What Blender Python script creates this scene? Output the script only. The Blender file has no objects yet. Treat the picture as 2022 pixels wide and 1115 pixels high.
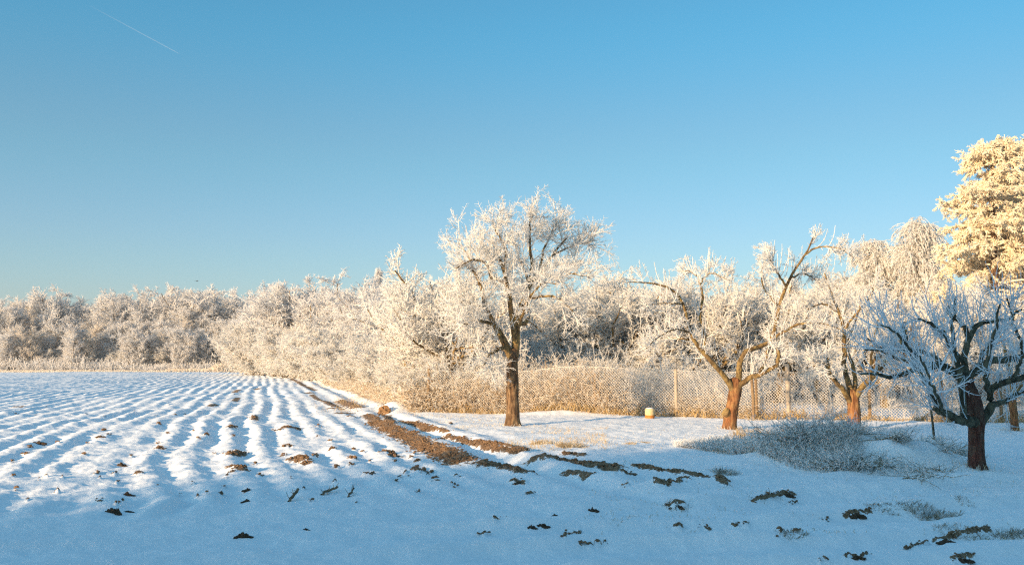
import bpy, math, random
import numpy as np
from mathutils import Vector

S = bpy.context.scene
R = math.radians
rng = np.random.default_rng(7)
random.seed(7)
COL = S.collection

# ---------------------------------------------------------------- camera
CAM_H, PITCH, F, PW, PH = 1.7, math.atan(155.5/1800), 1800.0, 2022.0, 1115.0
cam = bpy.data.cameras.new('camera')
cam.sensor_width = 36.0
cam.lens = 36.0*F/PW
cam.clip_start, cam.clip_end = 0.1, 20000
cam_o = bpy.data.objects.new('camera', cam); COL.objects.link(cam_o)
cam_o.location = (0, 0, CAM_H)
cam_o.rotation_euler = (R(90)+PITCH, 0, 0)
S.camera = cam_o
# ---------------------------------------------------------------- sky, sun, exposure
SUN_EL, SUN_HEAD = 11.0, 44.0            # elevation; heading the light travels to, right of forward
w = bpy.data.worlds.new('World'); S.world = w; w.use_nodes = True
nt = w.node_tree
bg = nt.nodes['Background']
sky = nt.nodes.new('ShaderNodeTexSky'); sky.sky_type = 'NISHITA'; sky.sun_disc = False
sky.sun_elevation = R(SUN_EL); sky.sun_rotation = R(180+SUN_HEAD)
sky.air_density, sky.dust_density, sky.ozone_density = 1.0, 1.0, 6.0
sky_tint = nt.nodes.new('ShaderNodeVectorMath'); sky_tint.operation = 'MULTIPLY'      # sky tint by elevation and side; zenith brightened to fill shaded snow
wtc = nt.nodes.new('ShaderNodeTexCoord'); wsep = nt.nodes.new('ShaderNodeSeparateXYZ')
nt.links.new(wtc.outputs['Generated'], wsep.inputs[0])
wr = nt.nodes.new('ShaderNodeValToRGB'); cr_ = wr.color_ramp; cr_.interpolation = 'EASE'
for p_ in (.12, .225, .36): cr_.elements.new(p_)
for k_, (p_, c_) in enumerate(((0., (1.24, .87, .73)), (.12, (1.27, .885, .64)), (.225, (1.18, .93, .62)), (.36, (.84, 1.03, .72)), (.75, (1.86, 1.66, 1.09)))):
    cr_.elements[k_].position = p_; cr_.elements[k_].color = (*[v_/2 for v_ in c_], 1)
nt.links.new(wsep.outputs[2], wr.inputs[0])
tint_gain = nt.nodes.new('ShaderNodeVectorMath'); tint_gain.operation = 'SCALE'; tint_gain.inputs['Scale'].default_value = 2.0
nt.links.new(wr.outputs[0], tint_gain.inputs[0])
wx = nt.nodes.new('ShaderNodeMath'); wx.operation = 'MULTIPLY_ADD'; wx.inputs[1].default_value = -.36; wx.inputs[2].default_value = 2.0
nt.links.new(wsep.outputs[0], wx.inputs[0]); nt.links.new(wx.outputs[0], tint_gain.inputs['Scale'])
nt.links.new(tint_gain.outputs[0], sky_tint.inputs[1])
nt.links.new(sky.outputs[0], sky_tint.inputs[0])
nt.links.new(sky_tint.outputs[0], bg.inputs[0])
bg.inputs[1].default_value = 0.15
sl = bpy.data.lights.new('sun', 'SUN'); sl.energy = 4.5; sl.angle = R(0.6); sl.color = (1.0, 0.71, 0.42)
sun = bpy.data.objects.new('sun', sl); COL.objects.link(sun)
dh, el = R(SUN_HEAD), R(SUN_EL)
sdir = Vector((math.sin(dh)*math.cos(el), math.cos(dh)*math.cos(el), -math.sin(el)))
sun.rotation_euler = sdir.to_track_quat('-Z', 'Y').to_euler()
S.view_settings.view_transform = 'Standard'; S.view_settings.look = 'None'
S.view_settings.gamma = 1.0; S.view_settings.use_curve_mapping = False
S.view_settings.exposure = 1.0
S.cycles.use_denoising = False; S.cycles.use_adaptive_sampling = False; S.cycles.pixel_filter_type = 'BLACKMAN_HARRIS'; S.cycles.filter_width = 1.25
S.cycles.max_bounces = 10; S.cycles.diffuse_bounces = 8; S.cycles.transparent_max_bounces = 8

# ---------------------------------------------------------------- pixel <-> world
ct, st_ = math.cos(PITCH), math.sin(PITCH)
def ray(px, py):
    a, b = (px-PW/2)/F, (PH/2-py)/F
    return np.array([a, ct-b*st_, st_+b*ct])
def P3(px, py, d):
    v = ray(px, py); k = d/v[1]
    return np.array([v[0]*k, d, CAM_H+v[2]*k])
def G(px, py):
    v = ray(px, py); k = -CAM_H/v[2]
    return np.array([v[0]*k, v[1]*k])

# ---------------------------------------------------------------- noise
def vnoise(x, y, seed=0):
    xi, yi = np.floor(x).astype(np.int64), np.floor(y).astype(np.int64)
    fx, fy = x-xi, y-yi
    fx, fy = fx*fx*fx*(fx*(fx*6-15)+10), fy*fy*fy*(fy*(fy*6-15)+10)
    def h(i, j):
        n = (i*374761393+j*668265263+seed*1442695041) & 0xffffffff
        n = ((n ^ (n >> 13))*1274126177) & 0xffffffff
        return ((n ^ (n >> 16)) & 0xffff)/65535.0
    a, b, c, d = h(xi, yi), h(xi+1, yi), h(xi, yi+1), h(xi+1, yi+1)
    return (a+(b-a)*fx+(c-a)*fy+(a-b-c+d)*fx*fy)*2-1
def fbm(x, y, s=0, o=3):
    t, a = 0, 1.0
    for k in range(o):
        t = t+vnoise(x*2**k+17.3*k, y*2**k-9.1*k, s+k)*a; a *= .5
    return t
def sstep(a, b, x):
    t = np.clip((x-a)/(b-a), 0, 1); return t*t*(3-2*t)

# ---------------------------------------------------------------- ground shape
EY = np.array([-50, 5, 11, 15, 25, 45, 96, 170, 400.])
EX = np.array([14, 2.6, 1.0, -.8, -3.7, -9.0, -22.5, -44, -105.])
# bare soil: pixel polylines on the ground, half width in metres
STRIPS = [
 ([(742,836),(770,848),(800,864),(850,888),(912,914)], .28),
 ([(762,822),(772,838)], .16),
 ([(795,834),(820,838),(850,850)], .14), ([(855,849),(880,853)], .08),
 ([(880,866),(950,880),(985,888),(1025,893)], .12), ([(940,872),(985,878),(1035,888)], .10),
 ([(955,914),(1000,924),(1045,934)], .16),
 ([(1060,905),(1130,913),(1170,920),(1210,927)], .20), ([(1120,897),(1150,900)], .10),
 ([(1120,934),(1160,941)], .09),
 ([(1255,921),(1275,924),(1330,931),(1380,943),(1428,951)], .10),
 ([(1295,949),(1315,955)], .14), ([(1320,956),(1345,946),(1362,946)], .08),
 ([(1232,934),(1250,936)], .12), ([(1225,962),(1240,959)], .04),
 ([(1010,952),(1035,954)], .11), ([(1040,977),(1055,976)], .05),
 ([(1488,988),(1520,980),(1536,976)], .05), ([(1538,975),(1566,974)], .09), ([(1560,996),(1575,993)], .04),
 ([(640,791),(665,804)], .20), ([(615,780),(632,791)], .14), ([(575,747),(600,760)], .22),
 ([(597,760),(620,770)], .22), ([(672,790),(705,803)], .28),
 ([(655,806),(672,808)], .22), ([(670,816),(688,817)], .22), ([(725,820),(735,826),(742,832)], .2),
 ([(605,775),(612,778)], .25),
 ([(760,893),(775,896)], .12), ([(775,902),(785,903)], .11),
 ([(825,930),(835,928)], .05), ([(832,936),(845,936)], .07), ([(852,949),(866,948)], .07),
 ([(455,898),(478,896)], .12), ([(460,922),(478,928)], .11), 
 ([(450,845),(462,843)], .10), 
 ([(580,908),(600,910)], .14), ([(600,915),(608,915)], .08), ([(565,844),(583,847)], .18), ([(310,886),(322,886)], .09),
 ([(416,802),(428,800)], .15), ([(462,792),(470,786)], .14), ([(500,822),(504,830)], .12), ([(562,882),(570,881)], .09),
 ([(463,774),(470,770)], .18), ([(505,768),(512,770)], .18), ([(30,803),(42,803)], .15),
 ([(688,905),(700,906)], .05), ([(652,888),(658,887)], .06), ([(270,935),(280,934)], .05),
 
 ([(1318,1001),(1350,997)], .07), ([(1145,1078),(1170,1076),(1195,1071)], .035), ([(1115,1057),(1145,1052)], .035),
 ([(975,1026),(1000,1023)], .03), ([(935,1058),(965,1056)], .03), ([(1332,1044),(1346,1043)], .04),
 ([(1380,1044),(1402,1044)], .035), ([(1448,1040),(1480,1037)], .04), ([(1540,1052),(1580,1049)], .04),
 ([(1668,1022),(1690,1014),(1720,1012)], .06), ([(1625,1028),(1637,1027)], .04),
 ([(1792,1083),(1830,1075)], .045), ([(1845,1070),(1880,1060),(1915,1052),(1950,1045)], .075),
 ([(1668,1100),(1712,1095)], .04), ([(1880,1107),(1920,1100)], .06), ([(1620,1110),(1635,1108)], .03),
 ([(800,795),(830,797)], .25), ([(690,822),(700,824)], .1),
]
frng = np.random.default_rng(12)
for _ in range(110):                     # small flecks where furrow crests blew bare
    px_, py_ = frng.uniform(20, 900), 775+225*frng.uniform(0, 1)**.8
    w_ = frng.uniform(2, 7)*(.5+(py_-775)/225)
    STRIPS.append(([(px_, py_), (px_+w_, py_-frng.uniform(0, 1.5))], frng.uniform(.02, .05)))
SEG = []
def soil_at(x, y):
    out = np.full(np.shape(x), -1.0)
    x = np.asarray(x, float); y = np.asarray(y, float)
    for a, b, hw in SEG:
        pad = hw*2.2
        m = (x > min(a[0], b[0])-pad) & (x < max(a[0], b[0])+pad) & (y > min(a[1], b[1])-pad*1.6) & (y < max(a[1], b[1])+pad*1.6)
        if not m.any(): continue
        xs, ys = x[m], y[m]
        ab = b-a; L2 = ab@ab+1e-9
        t = np.clip(((xs-a[0])*ab[0]+(ys-a[1])*ab[1])/L2, 0, 1)
        dx, dy = xs-a[0]-t*ab[0], ys-a[1]-t*ab[1]
        v = 1-np.sqrt(dx*dx+dy*dy)/(hw*1.25)
        out[m] = np.maximum(out[m], v)
    return out
def furrow_weight(x, y):
    xe = np.interp(y, EY, EX)
    fw = sstep(.2, -1.2, x-xe)
    hl = 9.4+np.clip(x+5, -6, 7)*.36
    fw = fw*sstep(hl-.6, hl+1.5, y+.5*vnoise(x*.7, y*.5, 3))
    return fw*sstep(160, 135, y), xe
def Hgt(x, y):
    x = np.asarray(x, float); y = np.asarray(y, float)
    z = .05*fbm(x*.12, y*.12, 11, 2)
    fw, xe = furrow_weight(x, y)
    wob = .16*fbm(x*.22, y*.10, 21, 3)+.065*vnoise(x*1.4, y*.8, 23)+.04*fbm(x*3.1, y*2.4, 24, 2)
    u = (x-xe)*.96+wob
    ph = u/.66
    r = np.sin(2*np.pi*ph)
    ridge = np.where(r > 0, np.abs(r)**.85, -np.abs(r)**1.0)
    amp = (.028+.014*vnoise(np.floor(ph)*3.1+5, y*.30, 31)+.020*fbm(x*.8, y*.55, 33, 2))
    z = z+fw*ridge*amp
    z = z+fw*(.013*fbm(x*1.7, y*1.7, 41, 2)+.016*fbm(x*4.5, y*4.0, 43, 3)*sstep(70, 30, y)+.012*np.abs(vnoise(x*2.2, y*3.1, 44)))
    # ridges outside the furrows, beside the field edge
    e = np.exp(-((x-xe-.9)/1.1)**2)*sstep(9, 14, y)*sstep(140, 90, y)
    z = z+e*(.07*np.sin(2*np.pi*(x-xe+wob*.6)/1.15)+.03*fbm(x*1.3, y*.6, 47, 2))
    # headland: low drifts lying across
    hw_ = (1-fw)*sstep(15.5, 11.0, y-.15*x)*sstep(1.0, 4.5, y)
    v = y-.26*x-.018*x*x*np.sign(x)*(x > 0)+.35*fbm(x*.22, y*.3, 51, 2)+.08*vnoise(x*1.1, y*1.5, 52)
    dr = 2*np.pi*v/1.15; dr = np.sin(dr+.8*np.sin(dr))
    dr2 = np.where(dr > 0, dr**1.6, dr*.55)
    z = z+hw_*(.058+.045*fbm(x*.45, y*.45, 55, 2))*dr2
    z = z+hw_*(.030*fbm(x*1.2, y*1.6, 57, 3)+.010*fbm(x*6, y*7, 58, 2)-.014*np.clip(fbm(x*2.3, y*2.6, 59, 2)-.5, 0, 1))
    # lawn: small hummocks
    lw = (1-fw)*(1-hw_)
    z = z+lw*(.016*fbm(x*1.8, y*1.5, 61, 3)+.010*fbm(x*5, y*5, 62, 2))
    # heap under snow, beside the brush
    def bump(cx, cy, rx, ry, h, rot=0):
        dx, dy = x-cx, y-cy; c, s = math.cos(rot), math.sin(rot)
        a, b = (c*dx+s*dy)/rx, (-s*dx+c*dy)/ry
        return h*np.exp(-(a*a+b*b)**1.3)
    z = z+bump(6.05, 15.0, 1.25, .95, .40, -.25)*(1+.18*fbm(x*2, y*2, 71, 2))+bump(4.6, 15.2, 1.1, .7, .16)
    z = z+bump(-4.05, 31.8, .9, .6, .26)+bump(1.5, 29.5, .0+1.6, .6, .12)
    z = z+bump(.29, 11.2, .7, .5, .06)
    z = z+.03*sstep(120, 160, y)
    return z
def GT(px, py):                           # where the pixel's ray meets the real ground
    g0 = G(px, py)
    if g0[1] > 45: return g0
    v = ray(px, py); y_ = np.linspace(g0[1]*.88, g0[1]*1.12, 160)
    k = y_/v[1]; dz = (CAM_H+v[2]*k)-Hgt(v[0]*k, y_)
    i = np.argmax(dz <= 0) if (dz <= 0).any() else 80
    return np.array([v[0]*k[i], y_[i]])
for pl, hw in STRIPS:
    g = [GT(*p) for p in pl]
    if g[0][1] < 13.5: hw *= .44
    for a, b in zip(g[:-1], g[1:]): SEG.append((a, b, hw))
def soilmask(x, y):
    s = soil_at(x, y)
    n = .45*vnoise(x*5.5, y*3.8, 81)+.35*vnoise(x*13, y*9, 82)
    return np.where(s > -1, np.clip((s+n*.8-.22)*3+.5, 0, 1), 0), np.where(s > -1, s, -1)

# ---------------------------------------------------------------- object helpers
def tag(o, label=None, cat=None, group=None, kind=None):
    if label: o['label'] = label
    if cat: o['category'] = cat
    if group: o['group'] = group
    if kind: o['kind'] = kind
    return o
def empty(name, loc, label, cat, group=None):
    o = bpy.data.objects.new(name, None); COL.objects.link(o); o.location = loc
    o.empty_display_size = .3
    return tag(o, label, cat, group)
def quadmesh(name, V, Q, mat, frost=None, smooth=True, extra=None):
    me = bpy.data.meshes.new(name)
    V = np.ascontiguousarray(V, dtype=np.float32); Q = np.ascontiguousarray(Q, dtype=np.int32)
    me.vertices.add(len(V)); me.vertices.foreach_set('co', V.ravel())
    me.loops.add(Q.size); me.loops.foreach_set('vertex_index', Q.ravel())
    me.polygons.add(len(Q))
    me.polygons.foreach_set('loop_start', np.arange(len(Q), dtype=np.int32)*Q.shape[1])
    me.polygons.foreach_set('use_smooth', np.full(len(Q), smooth, dtype=bool))
    me.update(calc_edges=True)
    for nm, arr in ([('frost', frost)] if frost is not None else [])+(extra or []):
        a = me.attributes.new(nm, 'FLOAT', 'POINT'); a.data.foreach_set('value', np.ascontiguousarray(arr, dtype=np.float32))
    me.materials.append(mat)
    return me
def link(name, me, parent=None, loc=None, rot=None, scale=None):
    o = bpy.data.objects.new(name, me); COL.objects.link(o)
    if parent is not None: o.parent = parent
    if loc is not None: o.location = loc
    if rot is not None: o.rotation_euler = rot
    if scale is not None: o.scale = scale
    return o

def nz(v): return v/np.maximum(np.linalg.norm(v, axis=-1, keepdims=True), 1e-9)
def tubes(P, Rr, sides=3):
    """P (N,K,3), Rr (N,K) -> verts, quads"""
    N, K, _ = P.shape
    T = np.empty_like(P); T[:, 1:-1] = P[:, 2:]-P[:, :-2]; T[:, 0] = P[:, 1]-P[:, 0]; T[:, -1] = P[:, -1]-P[:, -2]
    T = nz(T)
    ref = np.where(np.abs(T[:, :1, 2:3]) > .8, np.array([1., 0, 0]), np.array([0, 0, 1.]))
    ref = np.broadcast_to(ref, P.shape)
    A = nz(np.cross(T, ref)); B = np.cross(T, A)
    th = np.arange(sides)*2*np.pi/sides
    V = P[:, :, None]+Rr[:, :, None, None]*(np.cos(th)[:, None]*A[:, :, None]+np.sin(th)[:, None]*B[:, :, None])
    base = (np.arange(N)*K*sides)[:, None, None]+(np.arange(K-1)*sides)[None, :, None]
    j = np.arange(sides)[None, None]; j2 = (j+1) % sides
    Q = np.stack([base+j, base+j2, base+sides+j2, base+sides+j], -1).reshape(-1, 4)
    return V.reshape(-1, 3), Q, np.repeat(Rr.reshape(-1), sides)
class Geo:
    def __init__(s): s.V = []; s.Q = []; s.Fr = []; s.n = 0
    def add(s, V, Q, fr):
        s.V.append(V); s.Q.append(Q+s.n); s.n += len(V); s.Fr.append(np.broadcast_to(fr, (len(V),)))
    def tube(s, P, Rr, sides=3, fr=None):
        if len(P) == 0: return
        V, Q, rr = tubes(P, Rr, sides)
        s.add(V, Q, np.clip(1-(rr-.014)/.035, .0, 1) if fr is None else fr)
    def mesh(s, name, mat, smooth=True):
        return quadmesh(name, np.concatenate(s.V), np.concatenate(s.Q), mat, np.concatenate(s.Fr), smooth)
def grow(P, Rr, n, L, ang=(30, 60), K=4, t=(.15, 1), r=(.02, .008), up=0.0, curl=.15, lt=.4, drop=0, flat=0, bias=None):
    N, Kp, _ = P.shape
    idx = np.repeat(np.arange(N), n)
    if drop: idx = idx[rng.random(len(idx)) > drop]
    M = len(idx)
    tt = rng.uniform(t[0], t[1], M)
    s = tt*(Kp-1)*.9999; i = s.astype(int); f = (s-i)[:, None]
    pos = P[idx, i]*(1-f)+P[idx, i+1]*f
    rp = Rr[idx, i]*(1-f[:, 0])+Rr[idx, i+1]*f[:, 0]
    T = nz(P[idx, i+1]-P[idx, i])
    rv = rng.normal(size=(M, 3)); rv[:, 2] *= (1-flat)
    perp = nz(rv-(rv*T).sum(-1, keepdims=True)*T)
    a = np.radians(rng.uniform(ang[0], ang[1], M))[:, None]
    d = np.cos(a)*T+np.sin(a)*perp
    Ls = (L if np.ndim(L) == 0 else rng.uniform(L[0], L[1], M))*rng.uniform(.65, 1.25, M)*(1-lt*tt)
    out = np.empty((M, K, 3)); out[:, 0] = pos
    st = (Ls/(K-1))[:, None]
    upv = np.array([0, 0, 1.])
    for k in range(1, K):
        d = nz(d+upv*up+rng.normal(size=(M, 3))*curl+(0 if bias is None else bias))
        out[:, k] = out[:, k-1]+d*st
    r0 = np.minimum(r[0]*rng.uniform(.8, 1.2, M), rp*.85)
    rr = r0[:, None]*(1-np.linspace(0, 1, K)**1.1)[None]+min(r[1], 1)*np.linspace(0, 1, K)[None]
    rr = np.maximum(rr, min(r[1], r[0])*.8)
    return out, rr
def smooth_line(pts, rad, K=12):
    pts = np.array(pts, float); n = len(pts)
    tt = np.linspace(0, n-1, K)
    e = np.vstack([2*pts[0]-pts[1], pts, 2*pts[-1]-pts[-2]])
    out = []
    for q in tt:
        i = min(int(q), n-2); f = q-i
        p0, p1, p2, p3 = e[i], e[i+1], e[i+2], e[i+3]
        out.append(.5*((2*p1)+(-p0+p2)*f+(2*p0-5*p1+4*p2-p3)*f*f+(-p0+3*p1-3*p2+p3)*f**3))
    return np.array(out), np.interp(tt, np.arange(n), rad)

# ---------------------------------------------------------------- materials
def mat(name):
    m = bpy.data.materials.new(name); m.use_nodes = True
    return m, m.node_tree, m.node_tree.nodes['Principled BSDF']
def nd(t, typ, **kw):
    n = t.nodes.new(typ)
    for k, v in kw.items():
        if k in n.inputs: n.inputs[k].default_value = v
        else: setattr(n, k, v)
    return n
def mixc(t, fac, a, b):
    n = t.nodes.new('ShaderNodeMix'); n.data_type = 'RGBA'
    for sock, val in ((n.inputs[0], fac), (n.inputs[6], a), (n.inputs[7], b)):
        if hasattr(val, 'is_linked'): t.links.new(val, sock)
        elif isinstance(val, (int, float)): sock.default_value = val
        else: sock.default_value = (*val, 1)
    return n.outputs[2]
def ramp(t, src, a, b, lo=0., hi=1.):
    n = t.nodes.new('ShaderNodeMapRange'); n.inputs[1].default_value = a; n.inputs[2].default_value = b
    n.inputs[3].default_value = lo; n.inputs[4].default_value = hi
    t.links.new(src, n.inputs[0]); return n.outputs[0]
def math_(t, op, a, b):
    n = t.nodes.new('ShaderNodeMath'); n.operation = op
    for s, v in ((n.inputs[0], a), (n.inputs[1], b)):
        if hasattr(v, 'is_linked'): t.links.new(v, s)
        else: s.default_value = v
    return n.outputs[0]
def snow_mat():
    m, t, b = mat('snow_ground')
    geo = nd(t, 'ShaderNodeNewGeometry')
    att = nd(t, 'ShaderNodeAttribute'); att.attribute_name = 'soil'
    n1 = nd(t, 'ShaderNodeTexNoise', Scale=9.0, Detail=6.0, Roughness=.65); t.links.new(geo.outputs['Position'], n1.inputs['Vector'])
    n2 = nd(t, 'ShaderNodeTexNoise', Scale=38.0, Detail=4.0, Roughness=.7); t.links.new(geo.outputs['Position'], n2.inputs['Vector'])
    n3 = nd(t, 'ShaderNodeTexNoise', Scale=1.3, Detail=3.0); t.links.new(geo.outputs['Position'], n3.inputs['Vector'])
    sn = mixc(t, ramp(t, n3.outputs[0], .3, .7), (.88, .89, .90), (.93, .93, .93))
    sc = mixc(t, ramp(t, n2.outputs[0], .35, .65), (.09, .055, .032), (.42, .26, .14))
    fr = ramp(t, n2.outputs[0], .60, .70)
    sc = mixc(t, math_(t, 'MULTIPLY', fr, .55), sc, (.75, .72, .68))
    n4 = nd(t, 'ShaderNodeTexNoise', Scale=7.0, Detail=3.0, Roughness=.6); t.links.new(geo.outputs['Position'], n4.inputs['Vector'])
    nn = math_(t, 'ADD', math_(t, 'MULTIPLY', math_(t, 'SUBTRACT', n4.outputs[0], .5), 2.1), math_(t, 'MULTIPLY', math_(t, 'SUBTRACT', n2.outputs[0], .5), 1.1))
    msk = ramp(t, math_(t, 'ADD', att.outputs['Fac'], nn), .16, .24)
    t.links.new(mixc(t, msk, sn, sc), b.inputs['Base Color'])
    b.inputs['Roughness'].default_value = .75
    b.inputs['Specular IOR Level'].default_value = .25
    h = math_(t, 'ADD', math_(t, 'MULTIPLY', n1.outputs[0], .5), math_(t, 'MULTIPLY', n2.outputs[0], ramp(t, msk, 0, 1, .06, .8)))
    bp = nd(t, 'ShaderNodeBump', Strength=.8, Distance=.05); t.links.new(h, bp.inputs['Height'])
    t.links.new(bp.outputs[0], b.inputs['Normal'])
    return m
def frost_mat(name, frost=(.84, .82, .80), bark=(.16, .11, .07), bare=.35, nscale=6.0, bark2=None, top=.0, bumps=0., stretch=1, trans=0.0):
    m, t, b = mat(name)
    att = nd(t, 'ShaderNodeAttribute'); att.attribute_name = 'frost'
    tc = nd(t, 'ShaderNodeTexCoord'); mp = nd(t, 'ShaderNodeMapping')
    mp.inputs['Scale'].default_value = (1, 1, 1/stretch)
    t.links.new(tc.outputs['Object'], mp.inputs['Vector'])
    n = nd(t, 'ShaderNodeTexNoise', Scale=nscale, Detail=4.0, Roughness=.65); t.links.new(mp.outputs[0], n.inputs['Vector'])
    n2 = nd(t, 'ShaderNodeTexNoise', Scale=nscale*.35, Detail=2.0); t.links.new(tc.outputs['Object'], n2.inputs['Vector'])
    geo = nd(t, 'ShaderNodeNewGeometry'); sx = nd(t, 'ShaderNodeSeparateXYZ'); t.links.new(geo.outputs['Normal'], sx.inputs[0])
    a = math_(t, 'ADD', att.outputs['Fac'], math_(t, 'MULTIPLY', math_(t, 'SUBTRACT', n.outputs[0], .5), 1.5))
    a = math_(t, 'ADD', a, math_(t, 'MULTIPLY', sx.outputs[2], top))
    f = ramp(t, a, bare, bare+.28)
    bk = mixc(t, ramp(t, n2.outputs[0], .35, .65), bark, bark2 or tuple(c*1.6 for c in bark))
    bk = mixc(t, ramp(t, n.outputs[0], .40, .56, .0, .9), tuple(c*.4 for c in bark), bk) if bumps else bk
    t.links.new(mixc(t, f, bk, frost), b.inputs['Base Color'])
    b.inputs['Roughness'].default_value = .85; b.inputs['Specular IOR Level'].default_value = .15
    if bumps:
        bp = nd(t, 'ShaderNodeBump', Strength=.9, Distance=bumps); t.links.new(n.outputs[0], bp.inputs['Height'])
        t.links.new(bp.outputs[0], b.inputs['Normal'])
    if trans:
        tr = nd(t, 'ShaderNodeBsdfTranslucent'); tr.inputs[0].default_value = (*frost, 1)
        mx = nd(t, 'ShaderNodeMixShader'); mx.inputs[0].default_value = trans
        out = t.nodes['Material Output']
        t.links.new(b.outputs[0], mx.inputs[1]); t.links.new(tr.outputs[0], mx.inputs[2]); t.links.new(mx.outputs[0], out.inputs[0])
    return m
def plain(name, c, c2=None, sc=8, rough=.8, bump=0.):
    m, t, b = mat(name)
    tc = nd(t, 'ShaderNodeTexCoord'); n = nd(t, 'ShaderNodeTexNoise', Scale=float(sc), Detail=5.0, Roughness=.65)
    t.links.new(tc.outputs['Object'], n.inputs['Vector'])
    t.links.new(mixc(t, ramp(t, n.outputs[0], .35, .65), c, c2 or tuple(x*.6 for x in c)), b.inputs['Base Color'])
    b.inputs['Roughness'].default_value = rough; b.inputs['Specular IOR Level'].default_value = .2
    if bump:
        bp = nd(t, 'ShaderNodeBump', Strength=.8, Distance=bump); t.links.new(n.outputs[0], bp.inputs['Height'])
        t.links.new(bp.outputs[0], b.inputs['Normal'])
    return m
M = dict(
 snow=snow_mat(),
 twig=frost_mat('frosted_twigs', (.90, .88, .84), (.28, .20, .12), .08, 9, trans=.40),
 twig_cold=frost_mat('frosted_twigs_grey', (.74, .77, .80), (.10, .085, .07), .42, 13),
 twig_brown=frost_mat('thinly_frosted_twigs', (.86, .81, .74), (.26, .19, .13), .30, 1.2, trans=.3),
 twig_far=frost_mat('frosted_woodland', (.86, .85, .84), (.27, .23, .19), .14, 1.2, trans=.38),
 dry=frost_mat('frosted_dry_stems', (.86, .80, .70), (.33, .22, .11), .40, 7, trans=.25),
 grass=frost_mat('frosted_grass', (.84, .84, .83), (.20, .16, .10), .46, 14),
 grass_dry=frost_mat('frosted_dry_grass', (.80, .74, .64), (.34, .24, .11), .50, 12),
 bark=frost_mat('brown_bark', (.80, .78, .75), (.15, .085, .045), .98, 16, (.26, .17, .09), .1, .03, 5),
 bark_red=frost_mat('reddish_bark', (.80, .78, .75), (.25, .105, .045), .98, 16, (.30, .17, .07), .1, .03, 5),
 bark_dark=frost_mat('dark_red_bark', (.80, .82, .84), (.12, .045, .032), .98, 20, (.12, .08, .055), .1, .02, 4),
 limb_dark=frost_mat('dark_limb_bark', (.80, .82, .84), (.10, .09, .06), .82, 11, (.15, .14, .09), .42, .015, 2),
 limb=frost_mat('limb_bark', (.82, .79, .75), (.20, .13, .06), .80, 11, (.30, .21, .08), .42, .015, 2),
 needle=frost_mat('frosted_needles', (.86, .76, .57), (.27, .21, .09), .27, 5, trans=.1),
 soil=plain('frozen_earth', (.10, .065, .04), (.05, .035, .022), 22, .9, .03),
 crumb=plain('soil_crumb', (.27, .165, .09), (.10, .064, .04), 30, .9, .0),
 stone=plain('brown_stone', (.30, .17, .08), (.20, .11, .05), 9, .9, .04),
 wood=plain('weathered_wood', (.26, .18, .10), (.15, .10, .06), 14, .85, .01),
 concrete=plain('grey_concrete_post', (.42, .36, .28), (.30, .25, .2), 16, .9, .01),
 wire=plain('frosted_wire', (.80, .76, .70), (.62, .56, .48), 30, .6),
 snowcap=plain('packed_snow', (.86, .86, .87), (.80, .82, .85), 5, .8, .01),
)

# ================================================================ GROUND
def ground():
    A = np.concatenate([np.linspace(-34, 34, 1050), np.linspace(34.5, 325.5, 120)[0:]])
    rad = np.concatenate([np.linspace(.4, 3.6, 14)[:-1], np.geomspace(3.6, 260, 860), np.geomspace(300, 700, 6)])
    th = np.radians(A)
    X = rad[:, None]*np.sin(th)[None]; Y = rad[:, None]*np.cos(th)[None]
    n, k = X.shape
    Z = Hgt(X, Y)
    msk, s = soilmask(X, Y)
    lift = np.where(s > -1, np.clip(s+.3, 0, 1), 0)
    near = sstep(60, 20, Y)
    Z = Z+lift*.035*near+msk*near*(.022*vnoise(X*9, Y*7, 91)+.02*vnoise(X*19, Y*15, 92))
    V = np.stack([X, Y, Z], -1).reshape(-1, 3)
    i = np.arange(n-1)[:, None]*k; j = np.arange(k)[None]; j2 = (j+1) % k
    Q = np.stack([i+j, i+k+j, i+k+j2, i+j2], -1).reshape(-1, 4)
    V = np.vstack([V, [[0, 0, float(V[:k, 2].mean())]]])
    me = quadmesh('snowy_ground', V, Q[:, ::-1], M['snow'], extra=[('soil', np.append(s.ravel(), -1))])
    o = link('snowy_ground', me); tag(o, kind='structure')
    o['label'] = 'snow covered field with furrows'
ground()
def zat(x, y): return float(Hgt(np.array([x]), np.array([y]))[0])

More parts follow.
